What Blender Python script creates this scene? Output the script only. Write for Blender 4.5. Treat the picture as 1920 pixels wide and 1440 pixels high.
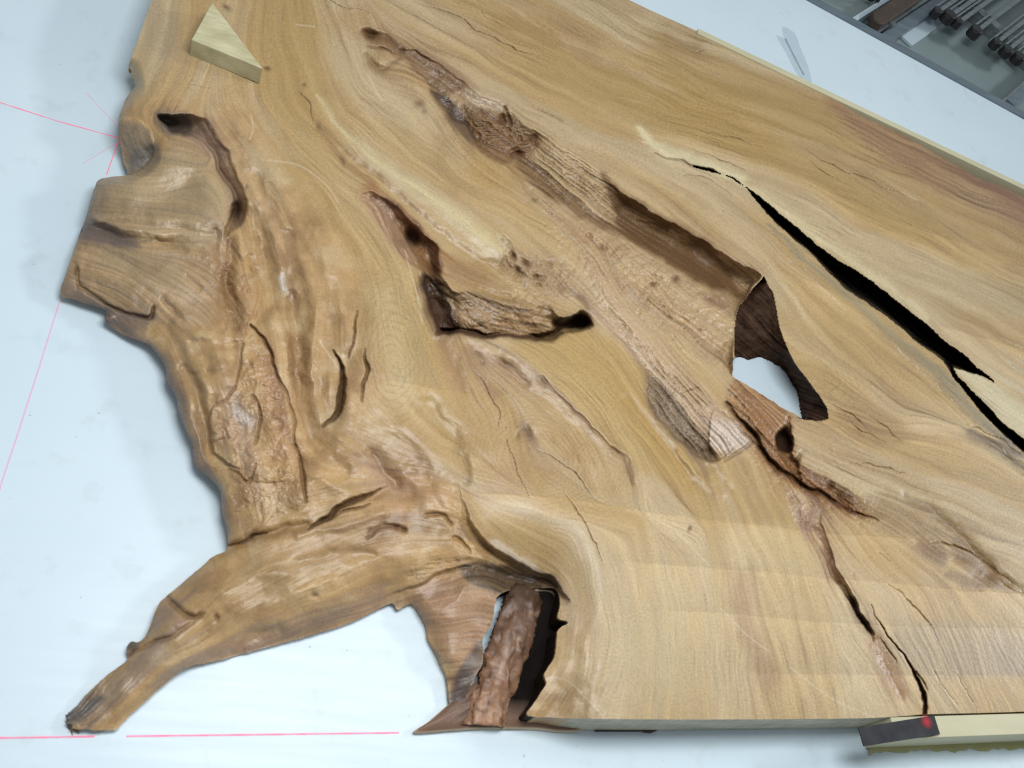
import bpy, math, time
import numpy as np
from mathutils import Matrix, Vector
_T0 = time.time()
sc = bpy.context.scene
for o in list(bpy.data.objects): bpy.data.objects.remove(o)
rng = np.random.default_rng(7)

# ------------------------------------------------------------------ camera
FOC, CX, CY, HC = 1900.0, 960.0, 720.0, 1.40      # focal length / centre in photo pixels (1920 wide), height in m
ZW = np.array([810.0, 1130.0, FOC]); ZW /= np.linalg.norm(ZW)   # world up seen from the camera
XW = np.array([1.0, 0, 0]) - ZW[0]*ZW; XW /= np.linalg.norm(XW)
YW = np.cross(ZW, XW)
RM = np.array([XW, YW, ZW])                        # camera -> world
cam_d = bpy.data.cameras.new('camera'); cam = bpy.data.objects.new('camera', cam_d)
sc.collection.objects.link(cam); sc.camera = cam
cam_d.sensor_width = 36; cam_d.lens = FOC*36/1920; cam_d.clip_start = 0.02; cam_d.clip_end = 60
M = Matrix([list(RM[0])+[0], list(RM[1])+[0], list(RM[2])+[HC], [0, 0, 0, 1]])
cam.matrix_world = M
cam_d.dof.use_dof = True; cam_d.dof.focus_distance = 2.25; cam_d.dof.aperture_fstop = 8.0
sc.cycles.filter_width = 1.15 if hasattr(sc, 'cycles') else 1.5

# ------------------------------------------------------------------ world and lamps (a workshop under ceiling lamps)
w = bpy.data.worlds.new('World'); sc.world = w; w.use_nodes = True
bg = w.node_tree.nodes['Background']; bg.inputs[0].default_value = (0.68, 0.74, 0.78, 1); bg.inputs[1].default_value = 0.42
def area(name, loc, target, sx, sy, power, col):
    l = bpy.data.lights.new(name, 'AREA'); l.shape = 'RECTANGLE'; l.size = sx; l.size_y = sy
    l.energy = power; l.color = col
    o = bpy.data.objects.new(name, l); sc.collection.objects.link(o); o.location = loc
    d = Vector(target) - Vector(loc); o.rotation_euler = d.to_track_quat('-Z', 'Y').to_euler()
    return o
area('ceiling_lamp', (0.46, 0.82, 2.1), (0.46, 0.82, 0), 1.3, 0.7, 38, (0.96, 0.985, 1.0))
area('ceiling_lamp', (7.0, 2.3, 3.4), (0.7, 1.0, 0), 1.3, 0.6, 175, (0.95, 0.98, 1.0))
sc.view_settings.view_transform = 'Standard'; sc.view_settings.look = 'None'
sc.view_settings.exposure = 0.0; sc.view_settings.gamma = 1.0
sc.view_settings.use_curve_mapping = False

# ------------------------------------------------------------------ helpers
def unp(u, v, z=0.0):
    """point of height z (m) that the photograph shows at (u, v)"""
    u = np.asarray(u, float); v = np.asarray(v, float); z = np.asarray(z, float)
    c = np.stack(np.broadcast_arrays(u-CX, -(v-CY), -FOC), -1)
    d = c @ RM.T
    t = (z-HC)/d[..., 2]
    p = d*t[..., None]; p[..., 2] = z
    return p
def V3(u, v, z=0.0): return Vector(unp(u, v, z).tolist())

_perm = rng.permutation(512); _perm = np.concatenate([_perm, _perm])
_ga = rng.uniform(0, 2*np.pi, 512); _gx, _gy = np.cos(_ga).astype(np.float32), np.sin(_ga).astype(np.float32)
def perlin(x, y, seed=0):
    xi = np.floor(x).astype(np.int32); yi = np.floor(y).astype(np.int32)
    xf = np.asarray(x-xi, np.float32); yf = np.asarray(y-yi, np.float32)
    sx = xf*xf*xf*(xf*(xf*6-15)+10); sy = yf*yf*yf*(yf*(yf*6-15)+10)
    def g(ix, iy, dx, dy):
        h = _perm[(_perm[(ix+seed*37) & 511] + iy) & 511]
        return _gx[h]*dx + _gy[h]*dy
    a = g(xi, yi, xf, yf); b = g(xi+1, yi, xf-1, yf)
    c = g(xi, yi+1, xf, yf-1); d = g(xi+1, yi+1, xf-1, yf-1)
    a = a+sx*(b-a); c = c+sx*(d-c)
    return (a+sy*(c-a))*1.5
def fbm(x, y, sc_, octv=4, seed=0, gain=0.5):
    s = 0; a = 1.0; f = 1.0/sc_
    for k in range(octv):
        s = s + a*perlin(x*f+11.3*k, y*f-7.1*k, seed+k); a *= gain; f *= 2.03
    return s
def sstep(a, b, x):
    t = np.clip((x-a)/(b-a), 0, 1); return t*t*(3-2*t)
def catmull(pts, step=9.0, closed=False):
    P = np.array(pts, float); out = []
    n = len(P)
    if n == 2 and not closed:
        k = max(2, int(np.hypot(*(P[1]-P[0])[:2])/step)); t = np.linspace(0, 1, k)[:, None]
        return P[0]*(1-t)+P[1]*t
    rngi = range(n) if closed else range(n-1)
    for i in rngi:
        p1, p2 = P[i], P[(i+1) % n]
        p0 = P[(i-1) % n] if (closed or i > 0) else 2*p1-p2
        p3 = P[(i+2) % n] if (closed or i < n-2) else 2*p2-p1
        k = max(1, int(round(np.hypot(*(p2-p1)[:2])/step)))
        for t in np.arange(k)/k:
            out.append(0.5*((2*p1)+(-p0+p2)*t+(2*p0-5*p1+4*p2-p3)*t*t+(-p0+3*p1-3*p2+p3)*t**3))
    if not closed: out.append(P[-1])
    return np.array(out)

# ------------------------------------------------------------------ materials
def new_mat(name):
    m = bpy.data.materials.new(name); m.use_nodes = True
    nt = m.node_tree; return m, nt, nt.nodes['Principled BSDF']
def N(nt, t, **kw):
    n = nt.nodes.new(t)
    for k, v in kw.items(): setattr(n, k, v)
    return n
def noise_mat(name, c1, c2, scale=8, rough=0.5, stretch=(1, 1, 1), bump=0.0, bscale=40, metal=0.0, detail=6, spec=0.4):
    m, nt, b = new_mat(name)
    tc = N(nt, 'ShaderNodeTexCoord'); mp = N(nt, 'ShaderNodeMapping'); mp.inputs['Scale'].default_value = stretch
    nz = N(nt, 'ShaderNodeTexNoise'); nz.inputs['Scale'].default_value = scale; nz.inputs['Detail'].default_value = detail
    cr = N(nt, 'ShaderNodeValToRGB'); cr.color_ramp.elements[0].position = 0.3; cr.color_ramp.elements[1].position = 0.7
    cr.color_ramp.elements[0].color = (*c1, 1); cr.color_ramp.elements[1].color = (*c2, 1)
    L = nt.links.new
    L(tc.outputs['Object'], mp.inputs[0]); L(mp.outputs[0], nz.inputs[0]); L(nz.outputs[0], cr.inputs[0]); L(cr.outputs[0], b.inputs['Base Color'])
    b.inputs['Roughness'].default_value = rough; b.inputs['Metallic'].default_value = metal
    b.inputs['Specular IOR Level'].default_value = spec
    if bump:
        n2 = N(nt, 'ShaderNodeTexNoise'); n2.inputs['Scale'].default_value = bscale; n2.inputs['Detail'].default_value = 5
        bp = N(nt, 'ShaderNodeBump'); bp.inputs['Strength'].default_value = bump; bp.inputs['Distance'].default_value = 0.002
        L(mp.outputs[0], n2.inputs[0]); L(n2.outputs[0], bp.inputs['Height']); L(bp.outputs[0], b.inputs['Normal'])
    return m
# carved wood: base colour from the wood's figure and painted shade (point attribute), fine pores and relief in nodes
m_wood, nt, b = new_mat('root_wood')
at = N(nt, 'ShaderNodeAttribute'); at.attribute_name = 'wood'
tc = N(nt, 'ShaderNodeTexCoord')
n1 = N(nt, 'ShaderNodeTexNoise'); n1.inputs['Scale'].default_value = 260; n1.inputs['Detail'].default_value = 4
n2 = N(nt, 'ShaderNodeTexNoise'); n2.inputs['Scale'].default_value = 35; n2.inputs['Detail'].default_value = 5
mr = N(nt, 'ShaderNodeMapRange'); mr.inputs[1].default_value = 0.3; mr.inputs[2].default_value = 0.7; mr.inputs[3].default_value = 0.90; mr.inputs[4].default_value = 1.08
mx = N(nt, 'ShaderNodeVectorMath', operation='SCALE')
mr2 = N(nt, 'ShaderNodeMapRange'); mr2.inputs[1].default_value = 0.3; mr2.inputs[2].default_value = 0.7; mr2.inputs[3].default_value = 0.37; mr2.inputs[4].default_value = 0.46
bp = N(nt, 'ShaderNodeBump'); bp.inputs['Strength'].default_value = 0.25; bp.inputs['Distance'].default_value = 0.001
L = nt.links.new
L(tc.outputs['Object'], n1.inputs[0]); L(tc.outputs['Object'], n2.inputs[0])
L(n1.outputs[0], mr.inputs[0]); L(at.outputs['Color'], mx.inputs[0]); L(mr.outputs[0], mx.inputs['Scale'])
L(mx.outputs[0], b.inputs['Base Color']); L(n2.outputs[0], mr2.inputs[0]); L(mr2.outputs[0], b.inputs['Roughness'])
L(n1.outputs[0], bp.inputs['Height']); L(bp.outputs[0], b.inputs['Normal'])
spm = N(nt, 'ShaderNodeMath', operation='MULTIPLY'); spm.inputs[1].default_value = 0.55
L(at.outputs['Alpha'], spm.inputs[0]); L(spm.outputs[0], b.inputs['Specular IOR Level'])

# white laminate bench with stains and scuffs
m_table, nt, b = new_mat('white_laminate')
tc = N(nt, 'ShaderNodeTexCoord')
n1 = N(nt, 'ShaderNodeTexNoise'); n1.inputs['Scale'].default_value = 2.2; n1.inputs['Detail'].default_value = 5
n2 = N(nt, 'ShaderNodeTexNoise'); n2.inputs['Scale'].default_value = 14; n2.inputs['Detail'].default_value = 8; n2.inputs['Roughness'].default_value = 0.65
mp = N(nt, 'ShaderNodeMapping'); mp.inputs['Scale'].default_value = (2.0, 26, 1); mp.inputs['Rotation'].default_value = (0, 0, 0.06)
n3 = N(nt, 'ShaderNodeTexNoise'); n3.inputs['Scale'].default_value = 3.0; n3.inputs['Detail'].default_value = 6
c1 = N(nt, 'ShaderNodeValToRGB'); e = c1.color_ramp.elements
e[0].position = 0.35; e[0].color = (0.60, 0.715, 0.785, 1); e[1].position = 0.65; e[1].color = (0.65, 0.76, 0.82, 1)
c2 = N(nt, 'ShaderNodeValToRGB'); e = c2.color_ramp.elements
e[0].position = 0.56; e[0].color = (0, 0, 0, 1); e[1].position = 0.78; e[1].color = (1, 1, 1, 1)
ml = N(nt, 'ShaderNodeMath', operation='MULTIPLY'); ml.inputs[1].default_value = 0.34
mix = N(nt, 'ShaderNodeMixRGB'); mix.inputs[2].default_value = (0.38, 0.44, 0.43, 1)
mr = N(nt, 'ShaderNodeMapRange'); mr.inputs[1].default_value = 0.35; mr.inputs[2].default_value = 0.7; mr.inputs[3].default_value = 0.34; mr.inputs[4].default_value = 0.41
bp = N(nt, 'ShaderNodeBump'); bp.inputs['Strength'].default_value = 0.006; bp.inputs['Distance'].default_value = 0.001
L = nt.links.new
L(tc.outputs['Object'], n1.inputs[0]); L(tc.outputs['Object'], n2.inputs[0]); L(tc.outputs['Object'], mp.inputs[0]); L(mp.outputs[0], n3.inputs[0])
L(n1.outputs[0], c1.inputs[0]); L(n2.outputs[0], c2.inputs[0]); L(c2.outputs[0], ml.inputs[0]); L(ml.outputs[0], mix.inputs[0]); L(c1.outputs[0], mix.inputs[1])
n4 = N(nt, 'ShaderNodeTexNoise'); n4.inputs['Scale'].default_value = 95; n4.inputs['Detail'].default_value = 2
c4 = N(nt, 'ShaderNodeValToRGB'); c4.color_ramp.elements[0].position = 0.735; c4.color_ramp.elements[0].color = (0, 0, 0, 1); c4.color_ramp.elements[1].position = 0.79; c4.color_ramp.elements[1].color = (.5, .5, .5, 1)
mix2 = N(nt, 'ShaderNodeMixRGB'); mix2.inputs[2].default_value = (0.22, 0.22, 0.20, 1)
L(tc.outputs['Object'], n4.inputs[0]); L(n4.outputs[0], c4.inputs[0]); L(c4.outputs[0], mix2.inputs[0]); L(mix.outputs[0], mix2.inputs[1])
L(mix2.outputs[0], b.inputs['Base Color']); L(n3.outputs[0], mr.inputs[0]); L(mr.outputs[0], b.inputs['Roughness'])
L(n3.outputs[0], bp.inputs['Height']); L(bp.outputs[0], b.inputs['Normal'])
b.inputs['Specular IOR Level'].default_value = 0.5

m_pale = noise_mat('pale_timber', (0.50, 0.47, 0.30), (0.60, 0.56, 0.38), scale=5, stretch=(1, 6, 6), rough=0.55, bump=0.15, bscale=60)
m_block = noise_mat('pale_block', (0.40, 0.365, 0.205), (0.60, 0.555, 0.36), scale=14, stretch=(1.5, 6, 3), rough=0.6, bump=0.25, bscale=70)
m_slate = noise_mat('dark_slate', (0.030, 0.030, 0.034), (0.050, 0.050, 0.056), scale=40, rough=0.7, bump=0.2, bscale=150, spec=0.15)
m_resin, nt, b = new_mat('amber_resin'); b.inputs['Base Color'].default_value = (0.50, 0.47, 0.18, 1); b.inputs['Roughness'].default_value = 0.12
b.inputs['Transmission Weight'].default_value = 0.35
m_alu = noise_mat('grey_metal', (0.13, 0.17, 0.20), (0.19, 0.235, 0.27), scale=6, stretch=(1, 10, 10), rough=0.42, metal=0.35)
m_tray = noise_mat('grey_tray', (0.19, 0.245, 0.25), (0.24, 0.295, 0.295), scale=4, rough=0.5)
m_traylight = noise_mat('light_tray_strip', (0.42, 0.52, 0.57), (0.48, 0.58, 0.63), scale=6, rough=0.4)
m_black = noise_mat('black_rubber', (0.012, 0.012, 0.013), (0.025, 0.025, 0.027), scale=30, rough=0.5)
m_brownj = noise_mat('dark_brown_handle', (0.045, 0.030, 0.022), (0.075, 0.050, 0.036), scale=20, rough=0.5)
m_steel = noise_mat('dull_steel', (0.16, 0.19, 0.20), (0.26, 0.30, 0.31), scale=12, stretch=(1, 8, 8), rough=0.38, metal=0.6)
m_tape, nt, b = new_mat('clear_tape'); b.inputs['Base Color'].default_value = (0.52, 0.62, 0.68, 1); b.inputs['Roughness'].default_value = 0.25; b.inputs['Alpha'].default_value = 0.16
m_seam = noise_mat('grey_seam', (0.30, 0.35, 0.39), (0.42, 0.48, 0.52), scale=80, rough=0.6)
def glow_mat(name, col, st):
    m, nt, b = new_mat(name); b.inputs['Base Color'].default_value = (*col, 1); b.inputs['Roughness'].default_value = 0.5
    b.inputs['Emission Color'].default_value = (*col, 1); b.inputs['Emission Strength'].default_value = st
    return m, nt, b
m_laser, nt, b = glow_mat('laser_light', (0.95, 0.16, 0.30), 0.35); lz = N(nt, 'ShaderNodeTexNoise'); lz.inputs['Scale'].default_value = 38; lz.inputs['Detail'].default_value = 4; lt = N(nt, 'ShaderNodeTexCoord'); lr = N(nt, 'ShaderNodeMapRange'); lr.inputs[1].default_value = .3; lr.inputs[2].default_value = .7; lr.inputs[3].default_value = .3; lr.inputs[4].default_value = .8
nt.links.new(lt.outputs['Object'], lz.inputs[0]); nt.links.new(lz.outputs[0], lr.inputs[0]); nt.links.new(lr.outputs[0], b.inputs['Alpha'])
m_laserf, nt, b = glow_mat('faint_laser_light', (0.90, 0.30, 0.48), 0.25); b.inputs['Alpha'].default_value = 0.38
m_spot, nt, b = glow_mat('laser_spot', (0.42, 0.004, 0.02), 0.42)
tc = N(nt, 'ShaderNodeTexCoord'); ln = N(nt, 'ShaderNodeVectorMath', operation='LENGTH')
mr = N(nt, 'ShaderNodeMapRange'); mr.inputs[1].default_value = 0.0; mr.inputs[2].default_value = 0.0125; mr.inputs[3].default_value = 0.75; mr.inputs[4].default_value = 0.0
nt.links.new(tc.outputs['Object'], ln.inputs[0]); nt.links.new(ln.outputs['Value'], mr.inputs[0]); nt.links.new(mr.outputs[0], b.inputs['Alpha'])

# ------------------------------------------------------------------ object helpers
def mesh_obj(name, verts, faces, mat, parent=None, smooth=False, loc=None):
    me = bpy.data.meshes.new(name)
    vs = [Vector(v) for v in verts]
    if loc is not None: vs = [v-Vector(loc) for v in vs]
    me.from_pydata([tuple(v) for v in vs], [], faces); me.update()
    if smooth: me.polygons.foreach_set('use_smooth', [True]*len(me.polygons))
    o = bpy.data.objects.new(name, me); sc.collection.objects.link(o)
    if mat: me.materials.append(mat)
    if loc is not None: o.location = loc
    if parent: o.parent = parent
    return o
def tag(o, label=None, cat=None, group=None, kind=None):
    if label: o['label'] = label
    if cat: o['category'] = cat
    if group: o['group'] = group
    if kind: o['kind'] = kind
    return o
def empty(name, loc):
    o = bpy.data.objects.new(name, None); sc.collection.objects.link(o); o.location = loc; o.empty_display_size = 0.02
    return o
def prism(name, poly, z0, z1, mat, parent=None, bevel=0.0, loc=None):
    """vertical prism on a list of XY points"""
    n = len(poly); vs = [(p[0], p[1], z0) for p in poly]+[(p[0], p[1], z1) for p in poly]
    a = sum(poly[i][0]*poly[(i+1) % n][1]-poly[(i+1) % n][0]*poly[i][1] for i in range(n))
    if a < 0: vs = [vs[n-1-i] for i in range(n)]+[vs[2*n-1-i] for i in range(n)]
    fs = [tuple(range(n-1, -1, -1)), tuple(range(n, 2*n))]+[(i, (i+1) % n, n+(i+1) % n, n+i) for i in range(n)]
    if loc is None: loc = (sum(p[0] for p in poly)/n, sum(p[1] for p in poly)/n, z0)
    if parent: loc = None if loc is None else loc
    o = mesh_obj(name, vs, fs, mat, None, loc=loc)
    if parent:
        o.parent = parent; o.matrix_parent_inverse = Matrix.Translation(parent.location).inverted()
    if bevel:
        md = o.modifiers.new('bevel', 'BEVEL'); md.width = bevel; md.segments = 2; md.limit_method = 'ANGLE'
    return o

# ------------------------------------------------------------------ bench (the surface everything rests on) and its far edge
T = 0.080                                          # thickness of the slab
eA, eB = V3(1511, 0), V3(1920, 224)                # far edge of the bench
ed = (eB-eA).normalized(); en = Vector((-ed.y, ed.x, 0))
pA, pB = eA-ed*3.0, eA+ed*2.6
bl = prism('bench_top', [(pA.x, pA.y), (pB.x, pB.y), (3.2, -1.2), (-1.6, -1.2)], -0.03, 0.0, m_table, loc=(0, 0, 0))
tag(bl, kind='structure', label='white laminate bench top marked with faint stains and scuffs', cat='bench')
def along(p, d, n, s0, s1, t0, t1):
    return [tuple((p+d*s0+n*t0).xy), tuple((p+d*s1+n*t0).xy), tuple((p+d*s1+n*t1).xy), tuple((p+d*s0+n*t1).xy)]

# ------------------------------------------------------------------ the root slab: relief on a fine sheet
ST = 1.6
us = np.arange(88, 2252, ST); vs_ = np.arange(-162, 1404, ST)
U, V = np.meshgrid(us, vs_); NR, NC = U.shape; U = U.astype(np.float32); V = V.astype(np.float32)
wx = fbm(U, V, 42, 4, 1, .42); wy = fbm(U, V, 42, 4, 5, .42)
Uw = U+5.0*wx; Vw = V+5.0*wy
Us = U+1.6*wx; Vs = V+1.6*wy

def tps(pts):
    P = np.array(pts, float); n = len(P); X = P[:, :2]/500.0; y = P[:, 2]
    def k(r2): return 0.5*r2*np.log(r2+1e-9)
    D = ((X[:, None]-X[None])**2).sum(-1)
    A = np.zeros((n+3, n+3)); A[:n, :n] = k(D)+np.eye(n)*1e-3
    A[:n, n] = 1; A[:n, n+1:] = X; A[n:, :n] = A[:n, n:].T
    c = np.linalg.solve(A, np.concatenate([y, [0, 0, 0]]))
    s = 4
    xs = us[::s]/500; ys = vs_[::s]/500
    gx, gy = np.meshgrid(xs, ys); r = c[n]+c[n+1]*gx+c[n+2]*gy
    for i in range(n): r = r+c[i]*k((gx-X[i, 0])**2+(gy-X[i, 1])**2)
    return upsample(r, s)
def upsample(r, s):
    """smooth interpolation of every s-th sample back to the full sheet"""
    def one(a, n):
        x = np.arange(n)/s; i = np.floor(x).astype(int); t = (x-i)[:, None]
        m = a.shape[0]-1
        p0, p1, p2, p3 = (a[np.clip(i+k, 0, m)] for k in (-1, 0, 1, 2))
        return 0.5*((2*p1)+(-p0+p2)*t+(2*p0-5*p1+4*p2-p3)*t*t+(-p0+3*p1-3*p2+p3)*t**3)
    return one(one(r, NR).T, NC).T

def near(pts, R, smooth=True, UU=None, VV=None, step=9.0):
    """per sheet point within R of a polyline: slices, distance, signed side (+ = left going along, image y down), values"""
    UU = Uw if UU is None else UU; VV = Vw if VV is None else VV
    P = catmull(pts, step) if smooth else np.array(pts, float)
    m = R+8
    c0 = max(0, int((P[:, 0].min()-m-us[0])/ST)); c1 = min(NC, int((P[:, 0].max()+m-us[0])/ST)+2)
    r0 = max(0, int((P[:, 1].min()-m-vs_[0])/ST)); r1 = min(NR, int((P[:, 1].max()+m-vs_[0])/ST)+2)
    sl = (slice(r0, r1), slice(c0, c1))
    x = UU[sl]; y = VV[sl]
    best = np.full(x.shape, 1e9, np.float32); side = np.zeros(x.shape, np.float32); val = np.zeros(x.shape+(P.shape[1]-2,), np.float32); P = P.astype(np.float32)
    for i in range(len(P)-1):
        a, bb = P[i], P[i+1]; dx, dy = bb[0]-a[0], bb[1]-a[1]; l2 = dx*dx+dy*dy+1e-9
        t = np.clip(((x-a[0])*dx+(y-a[1])*dy)/l2, 0, 1)
        qx = x-(a[0]+t*dx); qy = y-(a[1]+t*dy); d = qx*qx+qy*qy
        k = d < best
        best = np.where(k, d, best); side = np.where(k, np.sign(dy*qx-dx*qy), side)
        for j in range(val.shape[-1]): val[..., j] = np.where(k, a[2+j]+t*(bb[2+j]-a[2+j]), val[..., j])
    return sl, np.sqrt(best), side, val
def inside(poly, x, y):
    r = np.zeros(x.shape, bool); n = len(poly)
    for i in range(n):
        x0, y0 = poly[i][:2]; x1, y1 = poly[(i+1) % n][:2]
        if y0 == y1: continue
        k = ((y0 > y) != (y1 > y)) & (x < (x1-x0)*(y-y0)/(y1-y0)+x0)
        r ^= k
    return r

# --- general lie of the surface (u, v, height above the bench in mm)
base = [(1250,40,80),(1180,-90,80),(1500,150,80),(1800,330,80),(2100,500,80),(1700,450,80),(2000,700,80),(1400,330,80),(1200,180,80),(1000,60,80),(850,20,80),
 (620,-40,80),(450,-120,80),(330,-100,79),(1600,650,80),(1750,820,80),(2100,950,80),(1650,900,79.5),(1800,1000,79),(2100,1250,80),(1700,1280,80),(1550,1200,80),
 (1400,1150,80),(1300,1310,80),(1130,1330,80),(1100,1200,79),(1120,1060,80),(1300,1000,79),(1010,960,78),(1250,900,77),(1050,800,75),(900,780,73),(1000,670,76),
 (1100,700,75),(760,720,78),(720,620,80),(700,520,79),(640,420,77),(560,300,76),(450,210,77),(600,150,79),(500,60,80),(400,40,80),(300,60,79),(265,140,72),
 (780,260,78),(700,200,79),(900,380,78),(820,430,77),(1000,430,74),(960,560,64),(860,520,70),(1060,520,72),(1200,320,80),(1300,620,74),
 (280,200,74),(250,215,58),(235,250,44),(262,262,52),(240,300,22),(265,300,28),(300,262,70),(340,330,80),(250,370,70),(400,330,82),(425,400,78),(330,430,70),(200,372,60),(186,348,52),(200,420,50),(170,480,46),(240,500,58),(150,530,34),
 (320,540,60),(420,520,70),(270,590,44),(380,600,60),(240,620,24),(300,650,36),(340,700,44),(400,680,62),(360,780,44),(420,760,62),(385,850,40),(450,850,57),
 (440,960,46),(500,900,60),(520,780,67),(560,650,70),(500,560,70),(600,560,75),(640,700,73),(600,800,70),(700,800,73),(640,900,67),(750,880,70),(700,960,67),(820,900,72),
 (860,1005,66),(780,1000,66),(700,1005,65),(600,1025,64),(500,1060,60),(430,1110,54),(360,1150,46),(310,1190,40),(280,1240,34),(230,1290,26),(180,1330,18),(150,1350,14),
 (735,1130,14),(640,1172,10),(500,1212,9),(400,1240,9),(320,1285,7),(235,1360,6),(640,1115,44),(500,1155,40),(730,1075,44),(440,1040,38),(340,1100,28),(285,1170,18),(240,1225,12),(160,1315,8),(460,1012,44),
 (800,1080,46),(860,1075,46),(905,1040,52),(950,1078,38),(1005,1095,28),(900,1105,36),(790,1130,30),(850,1120,42),(905,1140,28),(850,1165,38),(890,1200,24),(812,1190,16),(850,1220,30),(840,1265,14),(862,1280,18),(860,1350,8),(845,1340,7)]
Hb = tps(base).astype(np.float32); Hh = Hb.copy()
flat = sstep(-40, 40, (U-(880+0.05*V)))          # planed part is truly level
Hh = np.where(Hh > 77, 77+3*np.tanh((Hh-77)/3), Hh)

# --- outline of the slab on the bench
outline = [(340,-160),(312,-70),(285,0),(262,65),(241,125),(247,143),(253,162),(240,178),(228,205),(222,228),(224,258),(231,300),(238,327),(212,331),(185,337),(177,352),
 (160,410),(140,465),(123,515),(114,540),(116,556),(140,562),(170,572),(198,582),(196,597),(207,612),(240,632),(275,645),(295,665),(310,690),(312,715),(330,745),(335,775),
 (347,803),(358,830),(366,872),(395,900),(413,922),(416,960),(424,985),(425,1030),(400,1043),(375,1065),(340,1095),(300,1130),(283,1170),(274,1190),(262,1203),(243,1206),
 (236,1220),(240,1232),(226,1247),(198,1268),(169,1295),(142,1325),(124,1346),(133,1350),(120,1357),(137,1359),(134,1366),(175,1370),(215,1368),(245,1340),(300,1290),(350,1253),(420,1236),(500,1214),
 (640,1174),(700,1147),(735,1131),(747,1144),(775,1130),(799,1163),(805,1200),(822,1226),(838,1270),(843,1320),(848,1360),(868,1360),(872,1310),(889,1272),(905,1242),(906,1196),(921,1172),(928,1135),(931,1120),(945,1110),(975,1104),(1010,1103),(1040,1104),(1051,1130),(1046,1158),(1066,1167),
 (1047,1182),(1040,1230),(1020,1265),(1025,1280),(1004,1315),(989,1340),(1030,1345),(1085,1347),(1300,1349),(1600,1347),(1700,1342),(1740,1339),(1920,1334),(2235,1319),(2250,1318),(2250,1300),
 (2250,580),(2250,562),(2235,552),(1920,371),(1840,337),(1760,291),(1680,247),(1610,215),(1560,182),(1500,152),(1310,60),(1180,0),(860,-160)]
hole1 = [(1432,520),(1447,545),(1456,580),(1462,610),(1470,640),(1480,662),(1497,692),(1520,720),(1536,742),(1550,765),(1552,785),(1538,790),(1500,786),(1490,775),(1470,765),
 (1440,745),(1405,722),(1375,705),(1373,690),(1378,671),(1376,620),(1380,590),(1385,575),(1410,545)]
floor1 = [(1376,672),(1392,668),(1402,674),(1420,669),(1440,670),(1462,682),(1478,700),(1492,722),(1500,748),(1510,786),(1490,777),(1470,767),(1440,747),(1405,724),(1375,707),(1374,692)]
lower = [p for p in outline[4:80]]
sl, d, sd, vv = near([(p[0], p[1]) for p in lower], 40, smooth=True, UU=Us, VV=Vs)
rw = 24+8*perlin(U[sl]/60, V[sl]/60, 3)
k = np.clip(d/rw, 0, 1); prof = np.sqrt(np.clip(1-(1-k)**2, 0, 1))
Hh[sl] = np.where(d < rw, 9+(np.maximum(Hh[sl], 9)-9)*(0.30+0.70*prof), Hh[sl])

dark = np.zeros_like(U)       # darker tone in cracks, pits and grooves
rough = np.zeros_like(U)      # how fibrous / broken the surface is
ridge_c = np.zeros_like(U)
def groove(pts, kind='u', darken=0.0, sw=1.0, warp=True, rgh=0.0):
    """pts: (u, v, half width px, depth mm)"""
    R = max(p[2] for p in pts)*2.4*max(1, sw)+4
    sl, d, s, v = near(pts, R, UU=None if warp else Us, VV=None if warp else Vs)
    wd = np.maximum(v[..., 0], .6); q = d/wd
    f = np.exp(-1.4*q*q) if kind == 'u' else np.clip(1-q, 0, 1)**0.8
    Hh[sl] -= v[..., 1]*f
    if darken: dark[sl] = np.maximum(dark[sl], darken*np.exp(-1.2*(q/sw)**2))
    if rgh: rough[sl] = np.maximum(rough[sl], rgh*np.exp(-(q/1.3)**2))
def cliff(pts, side, e=5.0, p=1.0, rgh=0.0, darken=0.0):
    """pts: (u, v, drop mm, recovery px); side +1/-1 = the side that drops"""
    R = max(q[3] for q in pts)*1.05
    sl, d, s, v = near(pts, R)
    q = d*s*side
    D, W = v[..., 0], np.maximum(v[..., 1], e+1)
    f = sstep(0, e, q)*np.clip(1-(q-e)/(W-e), 0, 1)**p*(q > 0)
    g = np.where(d > np.abs(q)+1e-6, 0, f)
    Hh[sl] -= D*g
    if rgh: rough[sl] = np.maximum(rough[sl], rgh*sstep(0, 3, q)*np.clip(1.6*(1-q/W), 0, 1))
    if darken: dark[sl] = np.maximum(dark[sl], darken*g**2*(D > 3))
def blob(u, v, ru, rv, ang, amt, darken=0.0, p=1.0, rgh=0.0):
    a = math.radians(ang); ca, sa = math.cos(a), math.sin(a); R = max(ru, rv)*2.2+6
    c0 = max(0, int((u-R-us[0])/ST)); c1 = int((u+R-us[0])/ST); r0 = max(0, int((v-R-vs_[0])/ST)); r1 = int((v+R-vs_[0])/ST)
    sl = (slice(r0, r1), slice(c0, c1)); x = Uw[sl]-u; y = Vw[sl]-v
    q = ((x*ca+y*sa)/ru)**2+((-x*sa+y*ca)/rv)**2; f = np.exp(-q**p)
    Hh[sl] += amt*f
    if darken: dark[sl] = np.maximum(dark[sl], darken*np.exp(-1.3*q**p))
    if rgh: rough[sl] = np.maximum(rough[sl], rgh*f)

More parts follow.
